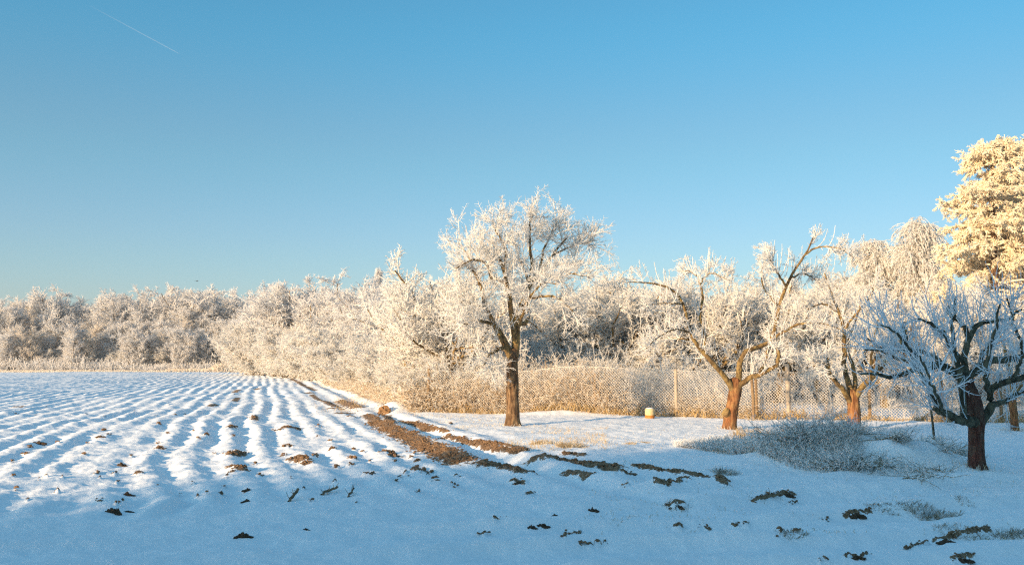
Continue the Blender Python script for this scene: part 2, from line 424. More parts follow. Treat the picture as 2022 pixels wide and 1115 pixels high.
# ================================================================ AUTHORED ORCHARD TREES
T_SC = {1440: .86, 1686: .88}
def orchard(name, base_px, limbs, levels, mats, label, group='pruned orchard trees', trunk=None, stubs=()):
    """limbs: list of [(px,py,depth offset,radius px)...]; levels grown from them"""
    g = G(*base_px); d = g[1]
    z0 = zat(g[0], g[1])
    root = empty(name, (g[0], g[1], z0), label, 'tree', group)
    off = np.array([g[0], g[1], z0])
    def conv(line, K):
        pts = [P3(px, py, d+dz)-off for px, py, dz, r in line]
        rad = [r/F*d for *_, r in line]
        return smooth_line(pts, rad, K)
    # trunk
    gt = Geo()
    tp, tr = conv(trunk, 64)
    tp[0, 2] = -.12
    # root flare and lumps
    S_ = 40
    V, Q, rr = tubes(tp[None], tr[None], S_)
    c = np.repeat(tp, S_, axis=0)
    ang = np.tile(np.arange(S_)*2*np.pi/S_, len(tp))
    lump = 1+.09*fbm(np.cos(ang)*1.5+4, np.sin(ang)*1.5+c[:, 2]*2.2, 5, 3)+.05*fbm(np.cos(ang)*7+3, np.sin(ang)*7+c[:, 2]*3.5, 8, 2)+.03*vnoise(np.cos(ang)*16, np.sin(ang)*16+c[:, 2]*9, 9)
    flare = 1+.35*np.exp(-np.maximum(c[:, 2]+.05, 0)/.12)*(.7+.5*np.cos(ang*4+1))
    V = c+(V-c)*(lump*flare)[:, None]
    gt.add(V, Q, .15)
    tm = gt.mesh('trunk', mats[0]); link('trunk', tm, root)
    # limbs
    gl = Geo(); LP, LR = [], []
    for ln in limbs:
        p, r = conv(ln, 14); r = r*T_SC.get(base_px[0], 1)
        p[1:] += rng.normal(size=(13, 3))*.012
        LP.append(p); LR.append(r)
        V, Q, rr = tubes(p[None], r[None], 9)
        # close the end
        gl.add(V, Q, np.clip(.62-rr*6, .25, .7))
        e, el_ = p[-1], p[-1]+(p[-1]-p[-2])*.02
        V, Q, rr = tubes(np.array([[e, el_]]), np.array([[r[-1], .001]]), 9); gl.add(V, Q, .3)
    for ln in stubs:
        p, r = conv(ln, 6); V, Q, rr = tubes(p[None], r[None], 12); gl.add(V, Q, .2)
        V, Q, rr = tubes(np.array([[p[-1], p[-1]+(p[-1]-p[-2])*.03]]), np.array([[r[-1], .001]]), 12); gl.add(V, Q, .1)
    LP, LR = np.array(LP), np.array(LR)
    link('limb', gl.mesh('limb', mats[1]), root)
    gc = Geo()
    chain = {0: (LP, LR)}
    for k, (src, kw, sides) in enumerate(levels, 1):
        p, r = grow(*chain[src], **kw)
        chain[k] = (p, r); gc.tube(p, r, sides)
    link('crown', gc.mesh('crown', mats[2]), root)
    return root

T1_trunk = [(1012,842,0,13.5),(1012,800,0,12.5),(1011,750,0,11.5),(1012,710,0,10.5),(1012,690,0,10.5),(1012,688,0,.3)]
T1 = [
 [(1008,705,0,8),(1000,682,-.1,7.5),(985,655,-.3,6.5),(966,625,-.4,5.5),(958,600,-.5,4.8),(952,570,-.7,3.6),(940,540,-.9,2.4),(915,515,-1.1,1.5)],
 [(1016,705,0,8.5),(1020,665,.1,8),(1022,629,.2,7),(1036,590,.3,5.6),(1046,560,.3,4.5),(1066,535,.4,3.4),(1090,505,.6,2.6),(1118,470,.8,1.6)],
 [(1018,675,0,6.5),(1010,620,-.3,5),(1004,571,-.4,4.6),(996,535,-.5,4),(983,508,-.6,3.4)],
 [(1003,560,-.4,4),(985,552,-.5,3.6),(970,545,-.7,3.2),(962,525,-.8,2.8),(948,514,-1,2.2),(925,516,-1.2,1.6),(900,530,-1.3,1.2)],
 [(1044,570,.3,4),(1050,530,.1,3.2),(1046,480,0,2.4),(1048,456,0,1.8),(1046,440,.1,1.2),(1054,424,.1,.7)],
 [(1022,640,.2,5),(1040,635,.8,4.2),(1044,600,1.2,3.4),(1052,560,1.5,2.6),(1080,530,1.7,2),(1120,520,1.9,1.3)],
 [(1000,682,-.1,5),(985,690,-.5,3.2),(965,700,-.8,2.2),(955,722,-1,1.2)],
 [(958,600,-.5,3.4),(935,606,-.8,2.6),(922,592,-1,2),(908,598,-1.2,1.2)],
 [(975,640,-.4,3.6),(945,632,-.9,2.8),(928,636,-1.2,2.2),(912,642,-1.4,1.4)],
 [(1066,535,.4,3),(1095,548,.3,2.3),(1130,540,.2,1.8),(1165,548,.1,1.2)],
 [(1036,590,.3,3.4),(1070,585,-.4,2.6),(1105,590,-.8,1.9),(1135,620,-1,1.2)],
 [(996,535,-.5,2.8),(1000,500,-.7,2.3),(990,475,-.9,1.8),(975,445,-1,1)],
 [(1067,535,.4,2.8),(1075,490,.6,2.2),(1090,462,.7,1.7),(1098,440,.8,1)],
 [(952,570,-.7,3),(935,530,-.2,2.2),(922,500,.2,1.8),(905,478,.5,1)],
 [(1090,505,.6,2.2),(1125,488,1,1.8),(1155,480,1.2,1.3),(1178,475,1.3,.9)],
 [(1046,560,.3,3),(1030,520,1.2,2.4),(1020,490,1.6,1.8),(1012,460,1.8,1.1)],
 [(1022,650,.2,4),(1030,625,-.9,3),(1045,590,-1.4,2.4),(1070,560,-1.6,1.8),(1100,560,-1.8,1.2)],
]
orchard('apple_tree', (1012,840), T1, [
 (0, dict(n=11, L=.88, ang=(30, 75), K=7, t=(.22, 1), r=(.016, .0075), up=.05, curl=.13, lt=.25), 4),
 (1, dict(n=9, L=.58, ang=(25, 70), K=5, t=(.1, 1), r=(.0092, .005), up=.06, curl=.15, lt=.3), 3),
 (0, dict(n=8, L=.46, ang=(10, 60), K=5, t=(.45, 1), r=(.013, .006), up=.4, curl=.1), 3),
 (2, dict(n=8, L=.16, ang=(30, 75), K=3, t=(.1, 1), r=(.0056, .0034), up=.05, curl=.2), 3),
 (3, dict(n=12, L=.09, ang=(30, 80), K=2, t=(.0, 1), r=(.0056, .003), up=.05, curl=.25), 3),
 (1, dict(n=10, L=.10, ang=(30, 90), K=2, t=(.0, 1), r=(.009, .005), up=-.05, curl=.25), 3),
 (0, dict(n=30, L=.10, ang=(50, 95), K=2, t=(.3, 1), r=(.009, .006), curl=.25), 3),
], (M['bark'], M['limb'], M['twig']),
 'tallest frosted orchard tree with straight brown trunk and round crown at centre', trunk=T1_trunk)

T2_trunk = [(1440,846,0,12),(1443,815,0,12.5),(1449,785,0,11.5),(1452,762,0,11.5),(1452,748,0,10),(1452,744,0,1)]
T2 = [
 [(1450,775,0,8),(1435,750,-.1,6.5),(1412,722,-.3,5.6),(1388,695,-.4,5.2),(1368,668,-.5,4.4),(1357,630,-.6,3.6),(1350,600,-.7,3.2),(1335,578,-.8,2.8),(1305,562,-1,2.2),(1270,556,-1.1,1.7),(1238,557,-1.2,1)],
 [(1391,698,-.4,4),(1391,660,-.3,3.6),(1384,620,-.2,3),(1387,580,0,2.6),(1378,552,.1,2),(1365,536,.3,1.5),(1345,535,.5,1)],
 [(1384,560,.1,2),(1392,545,0,1.8),(1410,540,-.2,1.4),(1435,552,-.4,.9)],
 [(1454,770,0,8),(1458,735,0,7),(1463,700,.1,6),(1490,688,.2,5.4),(1522,672,.3,5),(1530,640,.3,4.4),(1540,600,.3,4),(1552,565,.2,3.4),(1570,530,0,2.8),(1592,500,-.2,2.2),(1604,470,-.4,1.2)],
 [(1590,502,-.2,2.4),(1612,490,-.3,2),(1640,487,-.5,1.7),(1665,495,-.7,1.3),(1684,508,-.8,.7)],
 [(1456,768,0,7.5),(1475,748,-.2,6),(1500,738,-.5,5.2),(1532,722,-.8,4.8),(1537,700,-.8,4.2),(1535,685,-.8,3.6)],
 [(1498,738,-.4,4),(1512,715,0,3.6),(1516,690,.3,3),(1530,655,.5,2.2)],
 [(1522,672,.3,4),(1548,655,.2,3.2),(1580,640,0,2.6),(1625,638,-.3,1.8),(1660,650,-.5,1)],
 [(1540,610,.3,3),(1520,585,.8,2.6),(1505,560,1.1,2.2),(1508,520,1.3,1.6),(1518,498,1.4,.9)],
 [(1552,565,.2,2.6),(1530,530,-.3,2),(1520,510,-.5,1.2)],
 [(1560,550,.1,2.4),(1590,540,.5,1.8),(1620,560,.8,1)],
 [(1362,655,-.5,2.6),(1335,650,-.9,2),(1300,665,-1.2,1.4),(1275,690,-1.4,.9)],
 [(1360,670,-.5,2.6),(1330,668,0,2),(1290,665,.3,1.3)],
 [(1350,600,-.7,2),(1320,598,-1,1.5),(1285,600,-1.1,.9)],
]
orchard('apple_tree', (1440,845), T2, [
 (0, dict(n=9, L=.52, ang=(30, 80), K=5, t=(.25, 1), r=(.015, .008), up=.10, curl=.2, lt=.3), 4),
 (1, dict(n=8, L=.34, ang=(25, 75), K=5, t=(.1, 1), r=(.009, .0052), up=.06, curl=.18, lt=.3), 3),
 (0, dict(n=11, L=.85, ang=(10, 70), K=5, t=(.12, 1), r=(.013, .007), up=.55, curl=.08), 3),
 (2, dict(n=6, L=.11, ang=(30, 85), K=2, t=(.1, 1), r=(.0062, .0038), curl=.25), 3),
 (3, dict(n=6, L=.10, ang=(30, 80), K=3, t=(.0, 1), r=(.0065, .004), up=.05, curl=.25), 3),
 (0, dict(n=22, L=.13, ang=(50, 95), K=3, t=(.3, 1), r=(.010, .007), curl=.25), 3),
], (M['bark_red'], M['limb'], M['twig']),
 'frosted orchard tree with a stub low on its trunk and an arching left limb', trunk=T2_trunk,
 stubs=[[(1447,823,0,8),(1440,818,-.05,9),(1433,812,-.12,8.5)]])

T3_trunk = [(1686,846,0,12),(1686,815,0,12),(1684,785,0,11),(1684,770,0,9),(1684,768,0,1)]
T3 = [
 [(1682,795,0,7),(1665,770,-.2,5.6),(1645,748,-.4,4.8),(1634,722,-.6,4.4),(1636,708,-.6,3.6)],
 [(1683,785,0,8),(1674,755,.1,6.4),(1667,725,.2,5.4),(1668,690,.3,5),(1666,650,.3,4.2),(1654,610,.4,3.2),(1640,575,.5,2.2),(1628,540,.5,1.2)],
 [(1687,788,0,7.5),(1702,762,-.2,6.4),(1728,738,-.5,5.4),(1745,715,-.7,5),(1770,690,-.9,4.2),(1790,650,-1,3)],
 [(1685,780,0,6.5),(1688,750,.3,5),(1682,715,.5,4.2),(1674,680,.8,3.2),(1690,630,.9,2.2),(1700,590,1,1.2)],
 [(1634,722,-.6,3.4),(1622,715,-.8,2.6),(1605,722,-1,1.6)],
 [(1655,615,.4,2.6),(1625,600,.2,2),(1595,610,0,1.2)],
 [(1666,650,.3,3),(1690,620,0,2.4),(1715,590,-.2,1.6),(1730,560,-.3,.9)],
 [(1720,745,-.4,3.6),(1722,700,-.4,2.8),(1730,650,-.3,2),(1738,610,-.2,1)],
 [(1660,625,.35,2.6),(1645,640,.9,2),(1620,650,1.2,1)],
]
orchard('apple_tree', (1686,845), T3, [
 (0, dict(n=9, L=.52, ang=(30, 80), K=5, t=(.4, 1), r=(.015, .008), up=.12, curl=.2, lt=.3), 4),
 (1, dict(n=8, L=.34, ang=(25, 75), K=5, t=(.1, 1), r=(.009, .0052), up=.06, curl=.18, lt=.3), 3),
 (0, dict(n=9, L=.8, ang=(10, 70), K=5, t=(.35, 1), r=(.013, .007), up=.5, curl=.08), 3),
 (2, dict(n=6, L=.11, ang=(30, 85), K=2, t=(.1, 1), r=(.0062, .0038), curl=.25), 3),
 (3, dict(n=6, L=.10, ang=(30, 80), K=3, t=(.0, 1), r=(.0065, .004), up=.05, curl=.25), 3),
], (M['bark_red'], M['limb'], M['twig']),
 'low forked orchard tree with orange sunlit trunk behind the brush pile', trunk=T3_trunk)

T4_trunk = [(1930,937,0,15),(1928,900,0,14),(1927,860,0,14),(1928,828,0,14.5),(1922,795,.05,14),(1913,765,.1,12.5),(1908,750,.12,11),(1907,747,.12,1)]
T4 = [
 [(1925,833,-.05,11),(1908,830,-.15,9.5),(1885,825,-.3,8),(1862,812,-.4,6.5),(1846,808,-.45,5)],
 [(1850,808,-.45,5),(1842,780,-.5,4.8),(1822,745,-.55,4.2),(1808,722,-.55,3.8),(1797,700,-.5,3.4),(1790,668,-.45,2.8),(1780,640,-.4,2)],
 [(1903,828,-.2,6.5),(1901,790,-.25,6),(1897,755,-.2,5.6),(1888,710,-.1,5),(1880,670,.1,4),(1880,625,.2,3),(1886,585,.3,1.8)],
 [(1912,770,.1,11),(1900,750,.1,9.5),(1880,732,.0,8.5),(1850,720,-.1,7.5),(1825,722,-.2,6),(1795,735,-.3,5),(1760,745,-.4,4),(1730,738,-.5,3),(1700,735,-.6,2)],
 [(1850,722,-.1,6),(1830,728,.2,5),(1800,715,.4,4.2),(1765,705,.6,3.4),(1735,690,.7,2.6),(1705,690,.8,1.6)],
 [(1868,728,-.05,6),(1845,705,.3,5),(1820,695,.5,4.4),(1780,690,.6,3.6),(1740,688,.8,2.6),(1712,670,.9,1.4)],
 [(1935,835,.05,10),(1948,815,.1,9),(1958,795,.1,8),(1956,775,.1,7),(1965,760,.05,6.5),(2000,750,-.1,6),(2030,740,-.2,5),(2065,720,-.3,3.6),(2090,690,-.4,2)],
 [(1956,800,.1,6),(1975,795,.3,5.4),(1995,788,.5,5),(2022,772,.7,4.4),(2060,760,.9,3)],
 [(1912,760,.1,9),(1915,745,.2,8.5),(1930,730,.3,8),(1955,712,.4,7.6),(1985,708,.5,7),(2022,705,.5,6),(2060,690,.5,4),(2095,670,.5,2)],
 [(1908,755,.12,8.5),(1905,725,.3,7),(1905,695,.4,6.4),(1915,665,.5,6),(1935,640,.5,5),(1960,635,.4,4.4),(1990,625,.3,3.4),(2020,610,.2,2)],
 [(1915,668,.5,5),(1900,640,.7,5),(1880,625,.8,4.4),(1873,605,.9,3)],
 [(1905,715,.3,6),(1880,690,.0,5),(1862,660,-.2,4),(1840,640,-.4,3),(1815,630,-.5,2)],
 [(1955,775,.1,5),(1945,745,-.3,4.6),(1950,700,-.5,3.8),(1965,650,-.6,2.8),(1975,600,-.7,1.6)],
 [(1930,730,.3,5),(1940,700,.8,4.2),(1960,670,1.1,3.2),(1990,640,1.3,2)],
 [(2022,705,.5,4),(2015,670,.4,3.4),(2000,640,.2,2.6),(1990,590,.1,1.6)],
 [(1820,722,-.2,4),(1800,690,-.6,3.2),(1770,660,-.8,2.4),(1740,640,-1,1.4)],
 [(1862,815,-.4,4),(1855,790,-.9,3.2),(1835,750,-1.2,2.4),(1815,700,-1.4,1.4)],
 [(2000,750,-.1,4),(2010,720,-.5,3.4),(2030,690,-.8,2.4),(2045,640,-1,1.4)],
]
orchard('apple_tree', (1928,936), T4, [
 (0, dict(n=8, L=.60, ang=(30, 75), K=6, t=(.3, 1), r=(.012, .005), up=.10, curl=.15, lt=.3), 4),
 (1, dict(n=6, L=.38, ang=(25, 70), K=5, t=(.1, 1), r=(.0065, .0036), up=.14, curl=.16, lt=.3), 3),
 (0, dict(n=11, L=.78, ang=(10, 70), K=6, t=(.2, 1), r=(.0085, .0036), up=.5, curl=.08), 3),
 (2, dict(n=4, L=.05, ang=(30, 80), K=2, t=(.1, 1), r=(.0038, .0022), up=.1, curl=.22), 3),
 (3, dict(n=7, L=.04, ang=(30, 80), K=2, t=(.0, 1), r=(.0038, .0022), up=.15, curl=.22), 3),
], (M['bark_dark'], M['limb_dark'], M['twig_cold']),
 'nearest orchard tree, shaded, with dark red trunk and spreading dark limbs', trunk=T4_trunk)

T5_trunk = [(2004,850,0,7),(2002,820,0,6.6),(1999,795,0,7),(2000,780,0,6),(2001,776,0,1)]
T5 = [
 [(1999,795,0,6.5),(2006,770,0,6),(2020,755,-.2,5),(2040,735,-.4,4),(2060,700,-.6,2)],
 [(2000,785,0,5),(1995,740,.2,4.4),(1985,700,.3,3.4),(1975,660,.4,2)],
 [(2006,772,0,4),(2025,775,.4,3.6),(2050,760,.6,2.4)],
 [(2000,760,.1,4),(2015,720,.2,3.2),(2022,670,.3,2)],
]
orchard('apple_tree', (2004,850), T5, [
 (0, dict(n=10, L=.7, ang=(30, 75), K=5, t=(.3, 1), r=(.016, .008), up=.2, curl=.16), 4),
 (1, dict(n=7, L=.4, ang=(25, 70), K=4, r=(.012, .007), up=.1, curl=.2), 3),
 (2, dict(n=5, L=.14, ang=(30, 80), K=3, r=(.008, .006), curl=.22), 3),
], (M['bark_red'], M['limb'], M['twig']),
 'thin trunked orchard tree at the right edge in front of the fence', trunk=T5_trunk)

# ================================================================ PROCEDURAL TREES (unit: metres, copied and scaled)
def stemset(n, h, spread, r0, K=7, lean=.25, up=.12, base=.25):
    a = rng.uniform(0, 2*np.pi, n); b = rng.uniform(0, base, n)
    p = np.zeros((n, K, 3)); p[:, 0, 0] = np.cos(a)*b; p[:, 0, 1] = np.sin(a)*b
    out = rng.uniform(.1, 1, n)*spread
    d = nz(np.stack([np.cos(a)*out, np.sin(a)*out, np.ones(n)], -1))
    hh = h*rng.uniform(.75, 1.05, n)
    for k in range(1, K):
        d = nz(d+rng.normal(size=(n, 3))*lean*.4+np.array([0, 0, up]))
        p[:, k] = p[:, k-1]+d*(hh/(K-1))[:, None]
    rr = r0*rng.uniform(.6, 1.1, n)[:, None]*np.linspace(1, .25, K)[None]
    return p, rr
def tree_meshes(kind, seed):
    global rng
    rng = np.random.default_rng(seed)
    gt, gc = Geo(), Geo()
    if kind == 'round':          # 10 m woodland tree with domed crown
        h = 10.
        p, r = stemset(1, h*.72, .12, .20, 8, .18)
        gt.tube(p, r, 7, .1)
        l, lr = grow(p, r, 15, 4.6, (25, 62), 6, (.22, 1), (.10, .03), .10, .16, .35)
        gt.tube(l, lr, 5, np.float64(.35))
        a, ar = grow(l, lr, 9, 2.0, (25, 65), 4, (.2, 1), (.05, .03), .08, .2, .3)
        b, br = grow(a, ar, 8, .95, (25, 75), 3, (.1, 1), (.035, .022), .05, .25, .3)
        c, cr = grow(b, br, 9, .36, (30, 85), 2, (.0, 1), (.020, .011), 0, .3, .3)
        gc.tube(a, ar, 3, .8); gc.tube(b, br, 3, .95); gc.tube(c, cr, 3, 1.)
    elif kind == 'tall':          # several upright stems, brushy
        p, r = stemset(5, 8.6, .34, .12, 8, .14, .06, .5)
        gt.tube(p, r, 6, .15)
        a, ar = grow(p, r, 30, 2.3, (22, 55), 5, (.06, 1), (.05, .025), .13, .12, .45)
        b, br = grow(a, ar, 10, .95, (22, 60), 3, (.1, 1), (.035, .02), .12, .18, .3)
        c, cr = grow(b, br, 9, .36, (30, 80), 2, (.0, 1), (.019, .010), .05, .25)
        gc.tube(a, ar, 3, .75); gc.tube(b, br, 3, .95); gc.tube(c, cr, 3, 1.)
    elif kind == 'shrub':         # 4 m wide hazy shrub
        p, r = stemset(26, 3.6, 1.1, .035, 7, .25, .02, .7)
        gt.tube(p, r, 4, .3)
        a, ar = grow(p, r, 9, 1.25, (20, 60), 4, (.15, 1), (.020, .012), .02, .22, .3)
        b, br = grow(a, ar, 8, .5, (25, 75), 3, (.1, 1), (.014, .009), .0, .25, .3)
        c, cr = grow(b, br, 5, .17, (30, 85), 2, (.1, 1), (.011, .007), 0, .3)
        gc.tube(a, ar, 3, .7); gc.tube(b, br, 3, .95); gc.tube(c, cr, 3, 1.)
    elif kind == 'fruit':         # garden tree, 6 m, twisty with up-shoots
        p, r = stemset(2, 2.6, .35, .13, 6, .2, .05, .15)
        gt.tube(p, r, 7, .1)
        l, lr = grow(p, r, 7, 3.1, (20, 70), 7, (.3, 1), (.075, .025), .10, .22, .2)
        gt.tube(l, lr, 5, np.float64(.3))
        a, ar = grow(l, lr, 12, 1.15, (30, 75), 5, (.2, 1), (.028, .014), .14, .2, .3)
        b, br = grow(a, ar, 9, .55, (25, 75), 4, (.1, 1), (.014, .009), .08, .18, .3)
        s, sr = grow(l, lr, 9, 1.1, (10, 60), 4, (.3, 1), (.016, .009), .5, .08)
        c, cr = grow(b, br, 8, .15, (30, 85), 2, (.0, 1), (.0085, .0055), 0, .3)
        e, er = grow(s, sr, 7, .16, (30, 85), 2, (.1, 1), (.012, .008), 0, .3)
        for q in ((a, ar), (b, br), (s, sr), (c, cr), (e, er)): gc.tube(*q, 3, .95)
    elif kind == 'larch':         # pointed, 10 m
        p, r = stemset(1, 10, .02, .14, 8, .05)
        gt.tube(p, r, 6, .2)
        a, ar = grow(p, r, 110, 2.9, (60, 95), 5, (.12, 1), (.03, .015), .03, .1, .88)
        b, br = grow(a, ar, 9, .6, (30, 80), 3, (.1, 1), (.03, .018), -.06, .2)
        c, cr = grow(b, br, 5, .28, (30, 85), 2, (.1, 1), (.024, .014), -.1, .25)
        for q in ((a, ar), (b, br), (c, cr)): gc.tube(*q, 3, .98)
    elif kind == 'birch':         # weeping birch 9 m
        p, r = stemset(3, 9.0, .10, .11, 9, .10, .1, .1)
        gt.tube(p, r, 7, .3)
        l, lr = grow(p, r, 15, 2.5, (15, 42), 6, (.15, .98), (.05, .02), .10, .1, .72)
        gt.tube(l, lr, 4, np.float64(.5))
        a, ar = grow(l, lr, 12, 1.0, (20, 60), 5, (.2, 1), (.022, .014), -.12, .12, .2)
        b, br = grow(a, ar, 9, 1.0, (20, 70), 6, (.1, 1), (.014, .010), -.5, .06, .2)
        c, cr = grow(b, br, 11, .14, (30, 80), 2, (.0, 1), (.013, .008), -.3, .2)
        for q in ((a, ar), (b, br), (c, cr)): gc.tube(*q, 3, .98)
    elif kind == 'cloud':         # pale rounded bush, fine and dense
        p, r = stemset(30, 3.9, .95, .035, 7, .22, .04, .6)
        gt.tube(p, r, 4, .4)
        a, ar = grow(p, r, 12, 1.1, (25, 65), 4, (.08, 1), (.024, .016), .03, .2, .25)
        b, br = grow(a, ar, 8, .5, (25, 80), 3, (.1, 1), (.020, .014), .0, .25, .2)
        c, cr = grow(b, br, 8, .22, (30, 85), 2, (.0, 1), (.012, .008), 0, .3)
        gc.tube(a, ar, 3, .85); gc.tube(b, br, 3, 1.); gc.tube(c, cr, 3, 1.)
    if kind == 'tall' and seed % 3 == 1: return gt.mesh('trunk', M['limb']), gc.mesh('crown', M['twig_brown'])
    matc = M['twig_far'] if kind in ('round', 'tall', 'larch') else M['twig']
    return gt.mesh('trunk', M['limb']), gc.mesh('crown', matc)
BANK = {k: [tree_meshes(k, s) for s in range(10+100*i, 10+100*i+n)] for i, (k, n) in enumerate(
    (('round', 4), ('tall', 3), ('shrub', 4), ('fruit', 4), ('larch', 1), ('birch', 2), ('cloud', 3)))}
HT = dict(round=9.3, tall=8.8, shrub=3.9, fruit=5.4, larch=10.2, birch=8.4, cloud=4.1)
for k in BANK:
    HT[k] = float(np.mean([max(v.co.z for v in mc.vertices) for _, mc in BANK[k]]))
cnt = {}
rng = np.random.default_rng(99)
NAMES = dict(round='woodland_tree', tall='woodland_tree', shrub='frosted_shrub', fruit='garden_tree', larch='larch_tree', birch='birch_tree', cloud='frosted_shrub')
def plant(kind, px, top, d, label, group, wscale=1.0, name=None, sink=0):
    """crown top at pixel (px, top), standing d metres away"""
    t = P3(px, top, d); z0 = zat(t[0], t[1])-sink
    s = (t[2]-z0)/HT[kind]
    i = cnt.get(kind, 0); cnt[kind] = i+1
    mt, mc = BANK[kind][i % len(BANK[kind])]
    r = empty(name or NAMES[kind], (t[0], t[1], z0), label, 'shrub' if kind in ('shrub', 'cloud') else 'tree', group)
    r.rotation_euler = (0, 0, rng.uniform(0, 6.28)); r.scale = (s*wscale, s*wscale, s)
    link('stems' if kind in ('shrub', 'cloud') else 'trunk', mt, r); link('crown' if kind not in ('shrub', 'cloud') else 'branches', mc, r)
    return r
ORD = ['leftmost', 'second', 'third', 'fourth', 'fifth', 'sixth', 'seventh', 'eighth', 'ninth', 'tenth', 'eleventh', 'twelfth', 'thirteenth', 'fourteenth', 'fifteenth', 'sixteenth', 'seventeenth', 'eighteenth', 'nineteenth', 'twentieth', 'twenty first', 'twenty second', 'twenty third', 'twenty fourth', 'twenty fifth', 'twenty sixth', 'twenty seventh', 'twenty eighth', 'twenty ninth', 'thirtieth', 'thirty first', 'thirty second', 'thirty third', 'thirty fourth']
def nth(i): return 'leftmost' if i == 0 else ORD[i]+' from the left'
# far woodland across the field
far = [(-25,600,'tall',160),(8,598,'tall',157),(45,600,'tall',164),(82,580,'round',168),(125,576,'round',166),(160,590,'round',170),(205,592,'round',166),(238,578,'round',172),
       (272,576,'round',166),(305,582,'round',174),(338,568,'round',168),(372,566,'round',172),(405,574,'round',166),(438,572,'round',172),(470,578,'round',168),(500,590,'round',176)]
for i, (px, top, k, d) in enumerate(far):
    plant(k, px, top-8, d, 'tall frosted tree in the far woodland beyond the field, '+nth(i), 'far woodland trees', 1.25)
back = [(-10,612),(60,606),(110,600),(175,604),(222,600),(260,598),(320,594),(355,590),(395,592),(450,590),(485,596)]
for i, (px, top) in enumerate(back):
    plant('round', px, top-12, 186, 'paler tree in the hidden back row of the far woodland, '+nth(i), 'back row of the far woodland', 1.35)
mid = [(0,640,'tall'),(42,632,'round'),(82,628,'tall'),(122,622,'round'),(160,630,'tall'),(202,622,'round'),(245,628,'tall'),(283,625,'round'),(318,622,'tall'),(348,625,'round'),(384,620,'tall'),(415,625,'round'),(446,622,'tall'),(480,630,'round')]
for i, (px, top, k) in enumerate(mid):
    plant(k, px, top, 158+(i % 3)*2, 'middle height frosted tree inside the far woodland, '+nth(i), 'middle row of the far woodland', 1.6)
mid = [(20,650,'tall'),(65,640,'tall'),(100,655,'tall'),(140,640,'tall'),(180,650,'tall'),(225,635,'tall'),(262,648,'tall'),(300,650,'round'),(330,655,'tall'),(365,640,'tall'),(400,650,'tall'),(430,655,'tall'),(462,645,'tall')]
for i, (px, top, k) in enumerate(mid):
    plant(k, px, top, 152+(i % 3)*2.5, 'low frosted tree at the front of the far woodland, '+nth(i), 'front row of the far woodland', 1.5)
for i, px in enumerate([10, 52, 95, 135, 172, 212, 255, 292, 335, 372, 412, 452, 488]):
    plant('cloud', px, 672+(i*7 % 18), 156+(i % 2)*3, 'rounded frosted bush at the foot of the far woodland, '+nth(i), 'bushes at the foot of the far woodland', 1.4)
# hedge and trees running from the far wood towards the fence
row = [(505,600,'round',128),(540,572,'round',120),(575,575,'round',112),(600,552,'round',104),(632,556,'round',96),(665,548,'round',92),(700,560,'round',88),(728,572,'round',84),(760,578,'round',78),(792,585,'round',74),(820,560,'fruit',60)]
for i, (px, top, k, d) in enumerate(row):
    plant(k, px, top-8, d, 'frosted tree in the slanting tree row beside the field, '+nth(i), 'trees of the row beside the field', 1.2)
plant('larch', 752, 524, 105, 'pointed pale conifer rising behind the tree row beside the field', None, .62)
cl = [(500,640,118,1.2),(522,615,112,1.2),(548,660,104,1.3),(575,625,96,1.3),(592,670,92,1.2),(612,640,84,1.3),(640,628,76,1.2),(655,680,66,1.2),(690,640,64,1.2),(702,690,54,1.2),(740,650,54,1.2),(752,700,46,1.2),
      (790,640,46,1.2),(790,705,40,1.2),(825,690,37,1.2),(835,630,42,1.2),(860,660,36,1.2)]
for i, (px, top, d, ws) in enumerate(cl):
    plant('cloud', px, top, d, 'pale rounded shrub along the field edge hedge, '+nth(i), 'pale shrubs of the hedge', ws)
# garden trees behind the fence
gt_ = [(835,520,'fruit',36),(885,512,'fruit',33),(930,560,'fruit',40),(985,580,'fruit',44),(1060,585,'fruit',44),(1120,565,'fruit',38),(1165,570,'fruit',44),(1215,540,'fruit',37),(1262,528,'fruit',44),(1310,545,'fruit',38),
       (1352,540,'fruit',46),(1400,545,'fruit',38),(1440,548,'fruit',46),(1485,560,'fruit',40),(1480,545,'fruit',50),(1530,555,'fruit',38),(1575,540,'fruit',46),(1615,560,'fruit',38),(1655,565,'fruit',48),(1700,560,'fruit',40),(1740,570,'fruit',34),(1140,600,'fruit',52),(1180,590,'fruit',56),(1235,590,'fruit',54),(1280,585,'fruit',57),(1335,585,'fruit',55),(1020,600,'fruit',54),(1080,600,'fruit',56),(1860,540,'fruit',40),(1900,560,'fruit',33),(1960,540,'fruit',36)]
gt_.sort()
for i, (px, top, k, d) in enumerate(gt_):
    plant(k, px, top-8, d, 'bare frosted garden tree behind the fence, '+nth(i), 'garden trees behind the fence', 1.15)
plant('birch', 1788, 432, 48, 'tall weeping birch with hanging white twigs behind the garden', None, 1.35)
plant('birch', 1842, 520, 47, 'weeping birch with hanging twigs between the tall birch and the spruces', None, 1.5)
plant('birch', 1748, 464, 49, 'second tallest weeping birch close on the left of the tallest', None, 1.5)
plant('birch', 1708, 522, 50, 'small birch with hanging twigs at the left end of the birch group', None, 1.7)
for i, (px, top, d) in enumerate([(1170,650,38),(1205,625,41),(1240,655,37),(1275,630,43),(1310,660,39),(1345,640,44),(1385,665,40),(1080,640,40),(1130,625,44),(1430,655,45),(1480,650,47),(1535,655,45),(1590,650,48)]):
    plant('cloud', px, top, d, 'pale frosted bush deeper in the garden behind the fence, '+nth(sorted([1170,1205,1240,1275,1310,1345,1385,1080,1130,1430,1480,1535,1590]).index(px)), 'pale bushes in the gardens', 1.3)
